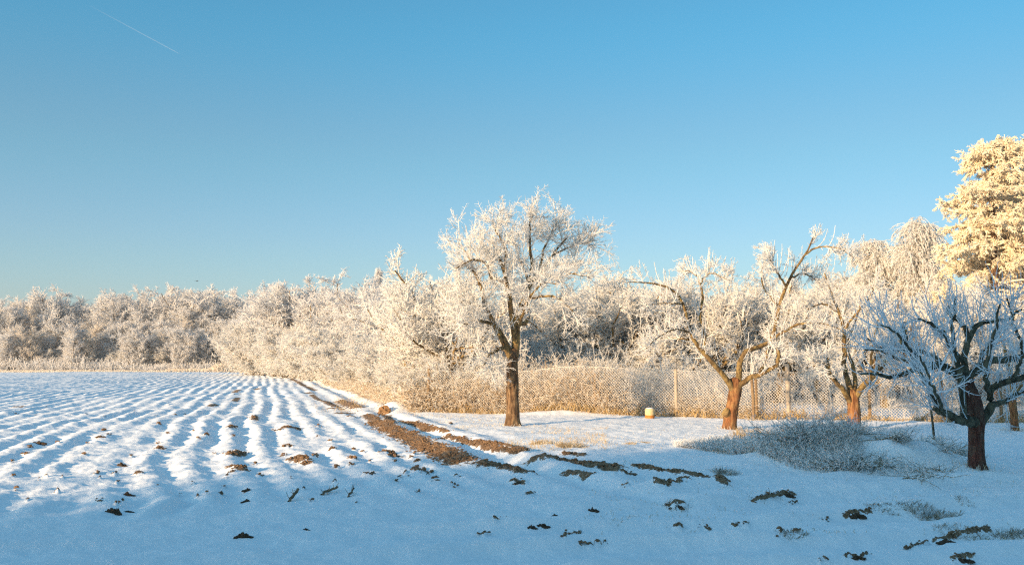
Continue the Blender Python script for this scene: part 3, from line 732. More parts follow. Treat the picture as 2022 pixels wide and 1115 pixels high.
sh = [(870,680,32.5),(925,665,33),(985,690,32.8),(1060,700,33.2),(1120,685,33),(1180,705,33),(1240,690,34),(1300,700,33),(1020,640,37),(1140,650,38),(1350,710,36),(1420,700,38),(1500,700,40),(1580,690,42),(1640,700,44),(1700,695,44),(1760,690,42),(1840,700,40),(1300,650,50),(1400,640,52),(1500,640,52),(1600,640,54),(1200,640,52),(1700,640,54)]
sh.sort()
for i, (px, top, d) in enumerate(sh):
    plant('shrub', px, top, d, 'tangled frosted shrub behind the chain link fence, '+nth(i), 'shrubs behind the fence', 1.25)

# ---------------------------------------------------------------- spruces at the right
def spruce(px, top, d, wid, label, seed, lean=0.):
    global rng
    rng = np.random.default_rng(seed)
    t = P3(px, top, d); z0 = zat(t[0], t[1]); h = t[2]-z0
    root = empty('spruce_tree', (t[0], t[1], z0), label, 'tree', 'spruces at the right edge')
    gt = Geo()
    K = 10
    p = np.zeros((1, K, 3)); p[0, :, 2] = np.linspace(0, h, K); p[0, :, 0] = lean*np.linspace(0, 1, K)**2
    gt.tube(p, np.linspace(.24, .03, K)[None], 8, .2)
    link('trunk', gt.mesh('trunk', M['bark']), root)
    n = 165
    z = h*(1-rng.uniform(0.0, .93, n)**1.15); az = rng.uniform(0, 2*np.pi, n)
    L = wid*(1-z/h)**.48*rng.uniform(.5, 1.3, n)+.3
    b = np.zeros((n, 8, 3)); b[:, 0, 2] = z; b[:, 0, 0] = lean*(z/h)**2
    el_ = rng.uniform(.05, .45, n)
    dd = np.stack([np.cos(az)*np.cos(el_), np.sin(az)*np.cos(el_), np.sin(el_)], -1)
    for k in range(1, 8):
        dd = nz(dd+np.array([0, 0, -.10 if k < 5 else .06])+rng.normal(size=(n, 3))*.06)
        b[:, k] = b[:, k-1]+dd*(L/7)[:, None]
    br = np.linspace(.05, .03, 8)[None]*np.ones((n, 1))
    g = Geo(); g.tube(b, br, 4, .7)
    c, cr = grow(b, br, 17, .70, (30, 60), 5, (.12, 1), (.022, .014), -.12, .12, .35, flat=.6)
    g.tube(c, cr, 4, .9)
    e, er = grow(c, cr, 11, .20, (25, 60), 3, (.1, 1), (.017, .010), -.22, .15, .2)
    g.tube(e, er, 4, .85)
    # needle fuzz
    f, fr_ = grow(e, er, 5, .07, (35, 70), 2, (.1, 1), (.012, .006), -.1, .1, .0)
    g.tube(f, fr_, 3, .8)
    link('crown', g.mesh('crown', M['needle']), root)
spruce(1950, 290, 37, 3.0, 'frosted spruce with ragged drooping branches, left of the pair at the right edge', 5, .2)
spruce(2050, 275, 39, 3.2, 'tallest frosted spruce cut by the right edge of the photo', 6)

# ================================================================ FENCE
rng = np.random.default_rng(42)
FL = [G(846,812)+0, G(1240,820), G(1600,826), G(1990,832), np.array([26., 25.])]
FL = [np.array(a, float) for a in FL]
def fence_pt(s):
    for a, b in zip(FL[:-1], FL[1:]):
        L = np.linalg.norm(b-a)
        if s <= L: return a+(b-a)*s/L
        s -= L
    return FL[-1]
FLEN = sum(np.linalg.norm(b-a) for a, b in zip(FL[:-1], FL[1:]))
fence = empty('chain_link_fence', (FL[0][0], FL[0][1], 0), 'long frosted chain link fence behind the orchard trees', 'fence')
off = np.array([FL[0][0], FL[0][1], 0])
FH, PIT = 1.38, .088
g = Geo()
ns = int(FLEN/PIT); seg = 7
SS = np.linspace(0, FLEN, 600); FP = np.array([fence_pt(s) for s in SS]); FZ = Hgt(FP[:, 0], FP[:, 1])
sag = .05*fbm(SS*.30, SS*0, 5, 2)
def fxyz(s, v):
    s = np.clip(s, 0, FLEN)
    x = np.interp(s, SS, FP[:, 0]); y = np.interp(s, SS, FP[:, 1]); z = np.interp(s, SS, FZ)
    bul = .03*np.sin(s*1.7)*np.sin(np.pi*v/FH)
    return np.stack([x, y+bul, z+.03+v*(1+np.interp(s, SS, sag)/FH)], -1)-off
for sgn in (1, -1):
    s0 = np.arange(-int(FH/PIT), ns+int(FH/PIT))*PIT
    v = np.linspace(0, FH, seg)[None]*np.ones((len(s0), 1))
    s = s0[:, None]+(v if sgn > 0 else FH-v)
    ok = (s.min(1) > -.05) & (s.max(1) < FLEN)
    Pp = fxyz(s[ok], v[ok]); Pp[:, :, 1] += .003*sgn
    g.tube(Pp, np.full(Pp.shape[:2], .0050), 3, 1.)
link('wire_mesh', g.mesh('wire_mesh', M['wire']), fence)
for vv in (.02, FH-.02):
    g = Geo(); s = np.linspace(0, FLEN, 200)[None]; g.tube(fxyz(s, np.full(s.shape, vv)), np.full(s.shape, .006), 4, 1.)
    link('tension_wire', g.mesh('tension_wire', M['wire']), fence)
def post(px, top_py, w, mat_, lean=0.):
    s = SS[np.argmin(np.abs(FP[:, 0]/FP[:, 1]-(px-PW/2)/F*(1/ (ct)) ))]
    p = fence_pt(s); t = P3(px, top_py, p[1])
    x, y = t[0], p[1]+.04; z = zat(x, y)
    n = 6; zz = np.linspace(z-.1, t[2], n)
    Pp = np.stack([x+lean*np.linspace(0, 1, n), np.full(n, y), zz], -1)-off
    Pp = np.vstack([Pp, Pp[-1]+[0, 0, .004]])[None]
    rr = np.append(np.full(n, w)*rng.uniform(.94, 1.05, n), .001)[None]
    g = Geo(); g.tube(Pp, rr, 8, 0.); link('post', g.mesh('post', mat_, False), fence)
for px, tp, w_, mt in [(846,718,.045,M['wood']),(1010,740,.04,M['wood']),(1175,738,.045,M['wood']),(1335,726,.055,M['concrete']),(1494,740,.05,M['wood']),(1556,718,.065,M['concrete']),
                     (1716,742,.05,M['wood']),(1860,738,.05,M['wood']),(1975,736,.05,M['wood'])]:
    post(px, tp, w_, mt, rng.uniform(-.03, .03))
# slanting braces at the end post
for (a, b) in (((848,742),(875,808)), ((850,748),(900,790))):
    p0, p1 = P3(a[0], a[1], FL[0][1])-off, P3(b[0], b[1], FL[0][1]+.2)-off
    g = Geo(); g.tube(np.array([[p0, (p0+p1)/2, p1]]), np.full((1, 3), .022), 6, 0.); link('brace', g.mesh('brace', M['wood']), fence)
# tree stake in front of the fence
g_ = G(1487, 826); z = zat(*g_)
g = Geo(); n = 8; tz = P3(1487, 746, g_[1])[2]-z
pp = np.stack([.02*np.sin(np.linspace(0, 4, n)), np.zeros(n), np.linspace(-.1, tz, n)], -1); pp = np.vstack([pp, pp[-1]+[0, 0, .004]])[None]
g.tube(pp, np.append(np.linspace(.055, .045, n), .001)[None], 8, 0.)
o = link('wooden_stake', g.mesh('wooden_stake', M['wood']), loc=(g_[0], g_[1], z)); tag(o, 'upright wooden stake standing before the fence right of the stubbed tree', 'stake')

# ================================================================ THICKETS AND GRASSES (uncountable)
def stuff(name, pts, build, mat_, label, cat):
    g = Geo()
    build(g, pts)
    o = link(name, g.mesh(name, mat_)); tag(o, label, cat, kind='stuff')
    return o
def blades(g, x, y, h, r, lean=.35, K=4, fr=.9, side=None, curl=.12, sides=3):
    n = len(x); z = Hgt(x, y)-.02
    P_ = np.zeros((n, K, 3)); P_[:, 0] = np.stack([x, y, z], -1)
    a = rng.uniform(0, 2*np.pi, n)
    l = np.abs(rng.normal(size=n))*lean
    d = nz(np.stack([np.cos(a)*l, np.sin(a)*l, np.ones(n)], -1))
    for k in range(1, K):
        d = nz(d+rng.normal(size=(n, 3))*curl+np.stack([np.cos(a), np.sin(a), 0*a-.25], -1)*lean*.25)
        P_[:, k] = P_[:, k-1]+d*(h/(K-1))[:, None]
    rr = r*np.linspace(1, .55, K)[None]*rng.uniform(.7, 1.2, n)[:, None]
    g.tube(P_, rr, sides, fr)
    return P_, rr
# climbers and dry stems tangled in the fence
def vine(g, pts):
    # the tangle fills the fence left of the bucket and thins to the right
    n = 2900
    s = rng.uniform(0, 1, n)**1.25*FLEN*.62
    y_off = rng.uniform(.05, 1.3, n)
    x = np.interp(s, SS, FP[:, 0]); y = np.interp(s, SS, FP[:, 1])+y_off
    dens = np.interp((x/y)*F*ct+PW/2, [840, 1230, 1300, 1420, 1700], [1, 1, .55, .35, .12])
    k = rng.random(n) < dens*np.clip(.55+.8*vnoise(x*1.1, y*.4, 77), .12, 1); x, y = x[k], y[k]
    prof = np.interp((x/y)*F*ct+PW/2, [840, 900, 1000, 1100, 1180, 1240, 1300, 1700], [1.2, 1.7, 1.9, 1.9, 1.7, 1.25, .95, .8])
    h = prof*rng.uniform(.3, 1.15, len(x))*(.85+.35*vnoise(x*1.7, y*0, 15))
    P_, rr = blades(g, x, y, h, .010, .35, 6, .45, curl=.22)
    a, ar = grow(P_, rr, 4, .75, (30, 100), 7, (.2, 1), (.010, .006), -.12, .28, .2); g.tube(a, ar, 3, .55)
    b, br = grow(a, ar, 1, .25, (30, 90), 3, (.1, 1), (.008, .005), -.05, .3); g.tube(b, br, 3, .8)
def whips(g, pts):
    n = 420
    s = rng.uniform(0, 1, n)*FLEN*.75; x = np.interp(s, SS, FP[:, 0]); y = np.interp(s, SS, FP[:, 1])+rng.uniform(.15, 2.2, n)
    P_, rr = blades(g, x, y, rng.uniform(1.0, 2.5, n), .009, .22, 8, .8, curl=.07)
    a, ar = grow(P_, rr, 9, .38, (20, 55), 4, (.3, 1), (.0075, .0045), .1, .12); g.tube(a, ar, 3, .95)
    b, br = grow(a, ar, 5, .10, (25, 70), 2, (.1, 1), (.006, .004), .0, .2); g.tube(b, br, 3, 1.)
stuff('upright_stems', None, whips, M['twig'], 'loose upright frosted stems standing behind the fence', 'stems')
stuff('bramble_thicket', None, vine, M['dry'], 'dry golden stems and climbers tangled through the left part of the fence', 'thicket')
def hedge_base(g, pts):
    n = 9000
    t = rng.uniform(0, 1, n)
    y = 31*(170/31)**(t**1.3)
    xe = np.interp(y, [30, 45, 59, 96, 130, 170], [-3.2, -7.6, -11.6, -21.2, -30, -42])
    x = xe+rng.uniform(0, 1, n)**1.3*(2.2+.02*y)
    h = rng.uniform(.35, 1.0, n)*(.8+y*.004)
    P_, rr = blades(g, x, y, h, .008, .5, 5, .5, curl=.25)
    rr *= 1
    a, ar = grow(P_, rr+.004, 4, .3, (30, 90), 3, (.2, 1), (.011, .008), -.05, .3); g.tube(a, ar, 3, .6)
stuff('dry_undergrowth', None, hedge_base, M['dry'], 'low dry undergrowth along the foot of the hedge beside the field', 'undergrowth')
def garden_under(g, pts):
    n = 9000
    y = rng.uniform(31, 58, n); px = rng.uniform(870, 1480, n); x = (px-PW/2)/F*y
    P_, rr = blades(g, x, y, rng.uniform(.4, 1.5, n), .012, .35, 5, .9, curl=.2)
    a, ar = grow(P_, rr, 4, .5, (25, 75), 3, (.2, 1), (.011, .008), 0, .25); g.tube(a, ar, 3, 1.)
stuff('garden_undergrowth', None, garden_under, M['twig'], 'grey frosted undergrowth in the gardens beyond the fence', 'undergrowth')
def wood_under(g, pts):
    n = 6000
    y = rng.uniform(150, 165, n); px = rng.uniform(-40, 520, n); x = (px-PW/2)/F*y
    P_, rr = blades(g, x, y, rng.uniform(.5, 2.0, n)*(1+.5*vnoise(x*.12, y*.1, 5)), .03, .45, 4, .6, curl=.3)
    a, ar = grow(P_, rr, 4, 1.1, (25, 65), 3, (.2, 1), (.045, .03), .1, .2); g.tube(a, ar, 3, .9)
stuff('woodland_undergrowth', None, wood_under, M['twig_far'], 'frosted undergrowth at the foot of the far woodland', 'undergrowth')
def verge(g, pts):
    n = 5200
    y = rng.uniform(143, 151, n); px = rng.uniform(-40, 560, n); x = (px-PW/2)/F*y
    h = rng.uniform(.1, .35, n)+np.exp(-((px-438)/14)**2)*1.0+.25*(px > 330)
    blades(g, x, y, h, .05, .5, 3, .62)
stuff('grass_verge', None, verge, M['dry'], 'strip of dry grass at the far end of the field', 'grass')
def fence_grass(g, pts):
    n = 5200
    s = rng.uniform(0, FLEN, n); x = np.interp(s, SS, FP[:, 0]); y = np.interp(s, SS, FP[:, 1])+rng.normal(size=n)*.14
    blades(g, x, y, rng.uniform(.08, .32, n)*(1+.6*vnoise(x*2, y*0, 7)), .008, .5, 4, .4)
stuff('fence_foot_grass', None, fence_grass, M['grass_dry'], 'dry frosted grass along the foot of the fence', 'grass')
def lawn_grass(g, pts):
    def zone(n, px0, px1, py0, py1, hh, fr):
        px = rng.uniform(px0, px1, n); py = rng.uniform(py0, py1, n)
        p = np.array([G(a, b) for a, b in zip(px, py)])
        k = vnoise(p[:, 0]*1.6, p[:, 1]*1.2, 3)+.5*vnoise(p[:, 0]*5, p[:, 1]*4, 4) > rng.uniform(-.2, .8, n)
        blades(g, p[k, 0], p[k, 1], rng.uniform(.3, 1, k.sum())*hh, .004, .6, 3, fr)
    zone(3600, 780, 1010, 815, 850, .10, .7)
    zone(3000, 1000, 1200, 840, 895, .12, .6)
    zone(2000, 1200, 1500, 830, 900, .08, .7)
    zone(4200, 1150, 2030, 905, 1060, .06, .7)
    zone(600, 620, 800, 790, 815, .25, .5)
    zone(1500, 660, 860, 785, 815, .35, .5)
_lg = lawn_grass
def lawn_grass(g, pts):
    _lg(g, pts)
    for px, py in ((1012,840),(1440,845),(1686,845),(1928,936),(2004,850),(1487,826),(1845,868)):
        c = G(px, py); n = 70; a = rng.uniform(0, 6.28, n); q = rng.uniform(.12, .34, n)
        blades(g, c[0]+q*np.cos(a), c[1]+q*np.sin(a), rng.uniform(.04, .15, n), .004, .5, 4, .7)
stuff('lawn_grass', None, lawn_grass, M['grass_dry'], 'thin frosted grass poking through the snow on the lawn', 'grass')
# tall grey grass left of the brush heap
def tallgrass(g, pts):
    n = 7500
    px = 1330+370*rng.uniform(0, 1, n)**.75
    lo = np.interp(px, [1330,1400,1470,1520,1600,1700], [890,898,912,925,938,942]); up_ = np.interp(px, [1330,1400,1500,1600,1700], [884,880,884,885,890])
    py = rng.uniform(0, 1, n)*(lo-up_)+up_
    p = np.array([G(a, b) for a, b in zip(px, py)])
    hh = np.interp(px, [1330,1380,1450,1560,1700], [.12,.20,.28,.31,.33])*rng.uniform(.5, 1.1, n)
    k = vnoise(p[:, 0]*2.2, p[:, 1]*2.2, 13) > rng.uniform(-1.1, .5, n)
    P_, rr = blades(g, p[k, 0], p[k, 1], hh[k], .0042, .40, 4, .62, curl=.16)
    a, ar = grow(P_, rr, 3, .07, (20, 70), 2, (.4, 1), (.0042, .003), .1, .2); g.tube(a, ar, 3, .95)
    n = 190; px = rng.uniform(1480, 1740, n); py = rng.uniform(872, 925, n); p = np.array([G(a_, b_) for a_, b_ in zip(px, py)])
    P_, rr = blades(g, p[:, 0], p[:, 1], rng.uniform(.25, .55, n), .0050, .28, 6, .75, curl=.06)
    a, ar = grow(P_, rr, 9, .10, (25, 60), 3, (.3, 1), (.0045, .003), .2, .15); g.tube(a, ar, 3, 1.)
stuff('tall_grass', None, tallgrass, M['grass'], 'grey frosted tall grass left of the brush heap', 'grass')
def goldgrass(g, pts):
    n = 2600
    px = rng.uniform(1450, 1640, n); py = rng.uniform(862, 880, n)
    p = np.array([G(a, b) for a, b in zip(px, py)])
    k = vnoise(p[:, 0]*3, p[:, 1]*3, 19) > rng.uniform(-.9, .6, n)
    P_, rr = blades(g, p[k, 0], p[k, 1], rng.uniform(.10, .30, k.sum()), .0045, .45, 4, .42)
stuff('golden_grass', None, goldgrass, M['grass_dry'], 'golden grass in the sun behind the brush heap', 'grass')
# ---- brush heap
def heap(name, cx, cy, rx, ry, hz, n, r, label, cat, seed, L=(.5, 1.3), m=None, px_tw=4):
    global rng
    rng = np.random.default_rng(seed)
    a = rng.uniform(0, 2*np.pi, n); q = np.sqrt(rng.random(n))
    x, y = rx*q*np.cos(a), ry*q*np.sin(a)
    z = hz*(1-q**2)*rng.uniform(.0, 1, n)
    z0 = zat(cx, cy)
    K = 5; P_ = np.zeros((n, K, 3)); P_[:, 0] = np.stack([x, y, z], -1)
    az = rng.uniform(0, 2*np.pi, n); d = nz(np.stack([np.cos(az), np.sin(az), rng.uniform(-.25, .75, n)], -1))
    LL = rng.uniform(*L, n)
    for k in range(1, K):
        d = nz(d+rng.normal(size=(n, 3))*.14+np.array([0, 0, -.08])); P_[:, k] = P_[:, k-1]+d*(LL/(K-1))[:, None]
    gz = Hgt(P_[:, :, 0]+cx, P_[:, :, 1]+cy)-z0
    P_[:, :, 2] = np.maximum(P_[:, :, 2], gz+.01)
    rr = r*rng.uniform(.6, 1.3, n)[:, None]*np.linspace(1, .5, K)[None]
    g = Geo(); g.tube(P_, rr, 4, .45)
    b, br = grow(P_, rr, px_tw, .22, (25, 75), 3, (.2, 1), (r*.75, r*.45), .12, .22); g.tube(b, br, 3, .8)
    c, cr = grow(b, br, 3, .07, (25, 75), 2, (.2, 1), (r*.5, r*.35), .1, .22); g.tube(c, cr, 3, 1.)
    root = link(name, g.mesh(name, m or M['grass']), loc=(cx, cy, z0)); tag(root, label, cat)
    return root
c = G(1640, 922)
heap('brush_heap', c[0]-.15, c[1]+.35, .80, .55, .22, 420, .0055, 'heap of frosted cut branches beside the snowy mound', 'brush heap', 3, (.25, .65))
c = G(1690, 936)
heap('brush_heap', c[0], c[1], .55, .28, .14, 130, .007, 'small spill of dark twigs at the front foot of the snowy mound', 'brush heap', 4, (.2, .5))
c = G(1850, 905)
heap('twiggy_bush', c[0], c[1], .62, .40, .24, 210, .0055, 'low twiggy bush on the snow left of the nearest trunk', 'bush', 5, (.2, .5))
# twigs lying on the mound
for i, (px, py, sx, n, lb) in enumerate([(1765,905,.3,26,'dark twigs lying across the top of the snowy mound'),(1770,925,.3,60,'patch of bare twigs low on the front of the snowy mound'),
        (1845,940,.3,30,'twigs poking from the right side of the snowy mound'),(1830,955,.35,24,'thin twigs at the front right foot of the snowy mound'),(1880,925,.3,16,'loose twigs on the snow below the twiggy bush')]):
    c = G(px, py)
    heap('fallen_twigs', c[0], c[1], sx, .14, .05, n, .006, lb, 'twigs', 20+i, (.15, .45), M['grass'], 2)

# ---- sapling
g_ = G(1845, 868); root = empty('sapling', (g_[0], g_[1], zat(*g_)), 'thin leaning sapling behind the twiggy bush', 'sapling')
o3 = np.array([g_[0], g_[1], zat(*g_)])
p, r = smooth_line([P3(a, b, g_[1])-o3 for a, b in ((1845,872),(1840,820),(1833,775),(1826,735),(1815,700))], [.028,.024,.02,.015,.008], 10)
g = Geo(); g.tube(p[None], r[None], 7, .2); link('trunk', g.mesh('trunk', M['limb_dark']), root)
g = Geo(); a, ar = grow(p[None], r[None], 16, .7, (25, 50), 5, (.3, 1), (.010, .005), .1, .1); g.tube(a, ar, 3, .8)
b, br = grow(a, ar, 5, .2, (25, 60), 3, (.2, 1), (.006, .004), .1, .15); g.tube(b, br, 3, 1.); link('crown', g.mesh('crown', M['twig_cold']), root)

# ---- grass tufts
TUFT = [(1432,934,.20,.11,'round grass tuft on the shaded snow left of the brush heap'),(1845,1020,.28,.12,'widest grass tuft on the shaded snow near the nearest tree'),
 (2010,1055,.25,.10,'grass tuft at the right edge of the photo'),(1127,882,.30,.16,'sunlit golden grass tuft in front of the tallest tree'),(1070,875,.26,.12,'smaller sunlit grass tuft left of the golden one'),
 (1245,876,.12,.08,'small sunlit tuft halfway to the grey tall grass'),(1275,874,.10,.06,'tiny sunlit tuft closest to the grey tall grass'),(1560,1050,.16,.06,'flat dark tuft in the foreground below the soil ridge'),(1740,1000,.2,.05,'low thin tuft below the snowy mound'),
 (1790,1000,.12,.05,'small sparse tuft right of the low thin tuft'),(1335,1000,.16,.06,'dark tuft in the middle of the shaded foreground'),(1900,1052,.3,.06,'frosty tuft growing on the long soil ridge at lower right'),(1905,990,.12,.04,'little tuft on the snow below the nearest trunk')]
for i, (px, py, rad, h, lb) in enumerate(TUFT):
    rng = np.random.default_rng(300+i); c = GT(px, py); n = int(330*max(rad, .12)/.2)
    a = rng.uniform(0, 6.28, n); q = np.sqrt(rng.random(n))*rad
    x, y = c[0]+q*np.cos(a), c[1]+q*np.sin(a)*.6
    g = Geo(); P_, rr = blades(g, x, y, h*rng.uniform(.5, 1.1, n), .0032, .75, 4, .55)
    V = np.concatenate(g.V); z0 = zat(*c); g.V = [V-np.array([c[0], c[1], z0])]; g.Q = [np.concatenate(g.Q)]; g.Fr = [np.concatenate(g.Fr)]
    o = link('grass_tuft', g.mesh('grass_tuft', M['grass_dry'] if py < 890 else M['grass']), loc=(c[0], c[1], z0)); tag(o, lb, 'grass tuft', 'grass tufts in the snow')

# ---- clods of earth
def clod(px, py, wpx, hpx, lb, seed, m=None, name='earth_clod', cat='clod', group='clods of frozen earth', k=9):
    global rng
    rng = np.random.default_rng(seed); c = GT(px, py); s = wpx/F*c[1]; hh = hpx/F*c[1]
    z0 = zat(*c); g = Geo()
    for q in range(k):
        f = (q+.5)/k-.5; big = 1-abs(f)*1.3
        cx = f*s*.85; rx = s*rng.uniform(.12, .2) if k > 1 else s*.5; cy = rng.normal()*s*.06; rz = hh*rng.uniform(.55, 1.0)*max(.35, big) if k > 1 else hh
        nu, nv = 14, 9
        u = np.linspace(0, 2*np.pi, nu, endpoint=False)[None]; v = np.linspace(.02, np.pi/2+.25, nv)[:, None]
        X, Y, Z = np.sin(v)*np.cos(u), np.sin(v)*np.sin(u), np.cos(v)*np.ones_like(u)
        d = 1+.28*vnoise(X*2.6+seed+q*3, Y*2.6+Z*2, q)+.16*vnoise(X*6+q, Y*6+Z*5+seed, q+3)
        V = np.stack([cx+X*rx*d, cy+Y*rx*.8*d, Z*rz*d-.01], -1).reshape(-1, 3)
        i = np.arange(nv-1)[:, None]*nu; j = np.arange(nu)[None]; j2 = (j+1) % nu
        Q = np.stack([i+j, i+nu+j, i+nu+j2, i+j2], -1).reshape(-1, 4)
        g.add(V, Q, 0.)
    o = link(name, g.mesh(name, m or M['soil'], False), loc=(c[0], c[1], z0)); tag(o, lb, cat, group)
clod(222,1012,34,15,'largest dark earth clod in the left foreground',1)
clod(252,1010,26,6,'low flat clod touching the largest left clod',2)
clod(480,1060,34,12,'pointed dark clod in the bottom left foreground',3)
clod(604,1046,20,5,'small flat clod right of the pointed bottom left clod',4)
clod(250,978,32,8,'dark clod above the largest left clod',5)
clod(1050,1042,22,8,'left one of two touching clods in the foreground below the centre',6)
clod(1072,1040,30,9,'right one of two touching clods in the foreground below the centre',7)
clod(1095,1018,18,6,'little dark clod above the two touching clods',8)
clod(1170,1008,24,8,'dark knobbly clod right of the little one below the centre',9)
clod(1335,1003,30,8,'knobbly clod beside the dark tuft in the middle foreground',10)
clod(1555,980,30,9,'dark clod at the right end of the thin soil ridge',11)
clod(1690,1021,42,10,'long brown clod in the foreground under the snowy mound',12)
clod(1632,1029,14,4,'small dark crumb left of the long brown clod',13)
clod(1870,1070,40,8,'clod at the left end of the long ridge at lower right',14)
clod(1900,1107,46,9,'dark clod at the bottom right edge of the photo',15)
clod(1690,1100,40,6,'long low clod at the bottom edge right of centre',16)
clod(490,968,24,7,'dark clod in the furrows at left centre',17)
clod(488,990,24,7,'slanting clod just below the furrow clod at left centre',18)
clod(1025,955,26,6,'round dark clod below the first bare soil strips',19)
clod(1242,936,24,6,'dark oval clod left of the thin branching soil strip',20)
clod(240,920,24,8,'brown sunlit clod in the left furrows',21)
clod(76,876,30,8,'brown clod in the furrows at the left edge',22)
clod(198,863,20,6,'small brown clod higher up in the left furrows',23)
clod(760,815,26,15,'lone brown rounded stone at the edge of the field',60,M['stone'],'field_stone','stone',None,1)

# ---- broken sticks on the snow
def stick(pts, r, lb, seed):
    global rng
    rng = np.random.default_rng(seed); c = GT(*pts[0][:2]); z0 = zat(*c); off_ = np.array([c[0], c[1], z0])
    p, rr = smooth_line([np.append(GT(px, py), 0)+[0, 0, dz+z0]-off_ for px, py, dz in pts], [r]*len(pts), 8)
    p[1:-1] += rng.normal(size=(6, 3))*r*.5
    p = np.vstack([p, p[-1]+(p[-1]-p[-2])*.01]); rr = np.append(rr, .0005)
    g = Geo(); g.tube(p[None], rr[None], 7, 0.)
    a, ar = grow(p[None, :-1], rr[None, :-1], 8, .12, (30, 80), 3, (0, .9), (r*.3, r*.15), .2, .2); g.tube(a, ar, 3, .4)
    o = link('broken_stick', g.mesh('broken_stick', M['wood']), loc=off_); tag(o, lb, 'stick', 'broken sticks lying on the snow')
stick([(570,990,.0),(578,988,.05),(588,984,.12)], .018, 'dark stick poking up from the snow, leftmost of three', 1)
stick([(634,977,.0),(650,973,.025),(666,968,.03)], .016, 'pale brown stick lying in the middle of three', 2)
stick([(686,981,.0),(692,980,.05),(699,978,.10)], .011, 'forked stick leaning up, rightmost of three', 3)
stick([(1495,988,.01),(1518,984,.03),(1540,981,.04)], .014, 'thin stick along the soil ridge right of centre', 4)

# ---- crumbs of soil and straw on the bare strips
rng = np.random.default_rng(77)
cx_, cy_ = [], []
for a_, b_, hw in SEG:
    L_ = np.linalg.norm(b_-a_)+hw
    n_ = int(L_*(hw+.02)*(np.interp(a_[1], [12, 16], [550, 850]) if a_[1] < 26 else 60))+2
    t_ = rng.uniform(-.1, 1.1, n_); o_ = rng.normal(size=n_)*(hw*.50+.006)
    ab = (b_-a_)/max(np.linalg.norm(b_-a_), .01)
    cx_.append(a_[0]+(b_[0]-a_[0])*t_-ab[1]*o_); cy_.append(a_[1]+(b_[1]-a_[1])*t_+ab[0]*o_)
cx_, cy_ = np.concatenate(cx_), np.concatenate(cy_)
k_ = cy_ < 34; cx_, cy_ = cx_[k_], cy_[k_]
n_ = len(cx_); cz_ = Hgt(cx_, cy_); sz = rng.uniform(.004, .013, n_)*np.where(rng.random(n_) < .10, 2.0, 1)*(1+(cy_ > 14)*.5)
s_ = soil_at(cx_, cy_); cz_ = cz_+np.clip(s_+.3, 0, 1)*.035*sstep(60, 20, cy_)
nu, nv = 6, 4
u_ = np.linspace(0, 2*np.pi, nu, endpoint=False)[None]; v_ = np.linspace(.05, 2.0, nv)[:, None]
sh_ = np.stack([np.sin(v_)*np.cos(u_), np.sin(v_)*np.sin(u_), np.cos(v_)*np.ones_like(u_)], -1).reshape(-1, 3)
V = sh_[None]*rng.uniform(.55, 1.35, (n_, nu*nv, 1))*sz[:, None, None]*np.array([1.25, 1, .8])
V = V+np.stack([cx_, cy_, cz_+sz*.25], -1)[:, None]
i_ = np.arange(nv-1)[:, None]*nu; j_ = np.arange(nu)[None]; j2_ = (j_+1) % nu
Q = np.stack([i_+j_, i_+nu+j_, i_+nu+j2_, i_+j2_], -1).reshape(-1, 4)
Q = (Q[None]+(np.arange(n_)*nu*nv)[:, None, None]).reshape(-1, 4)
g = Geo(); g.add(V.reshape(-1, 3), Q, 0.)
o = link('soil_crumbs', g.mesh('soil_crumbs', M['crumb'], False)); tag(o, 'crumbs of brown soil scattered along the bare strips', 'soil', kind='stuff')
g = Geo(); k_ = (rng.random(n_) < .16) & (s_ > -.3)
blades(g, cx_[k_], cy_[k_], rng.uniform(.02, .07, k_.sum()), .0032, 1.2, 3, .75)
V = np.concatenate(g.V); V[:, 2] += .03; g.V = [V]; g.Q = [np.concatenate(g.Q)]; g.Fr = [np.concatenate(g.Fr)]
o = link('frosted_straw', g.mesh('frosted_straw', M['grass_dry'])); tag(o, 'short frosted straw on the bare soil strips', 'straw', kind='stuff')

# ---- bucket by the fence
g_ = G(1283, 825); z0 = zat(*g_)
root = empty('pail', (g_[0], g_[1], z0), 'small cream pail with rusty orange foot in front of the fence', 'pail')
def lathe(prof, sides=20, fr=0.):
    prof = np.array(prof, float); P_ = np.stack([0*prof[:, 0], 0*prof[:, 0], prof[:, 1]], -1)[None]
    V, Q, _ = tubes(P_, prof[:, 0][None], sides); g = Geo(); g.add(V, Q, fr); return g
cream = plain('cream_plastic', (.62, .52, .30), (.55, .42, .2), 10, .5)
rust = plain('rusty_orange', (.50, .22, .05), (.34, .13, .03), 14, .8)
link('body', lathe([(.138,.09),(.145,.12),(.143,.25),(.130,.285),(.126,.287),(.0005,.27)]).mesh('body', cream), root)
link('foot', lathe([(.125,-.05),(.150,.03),(.146,.088),(.137,.091)]).mesh('foot', rust), root)
link('snow_cap', lathe([(.120,.284),(.10,.30),(.05,.31),(.0005,.312)]).mesh('snow_cap', M['snowcap']), root)

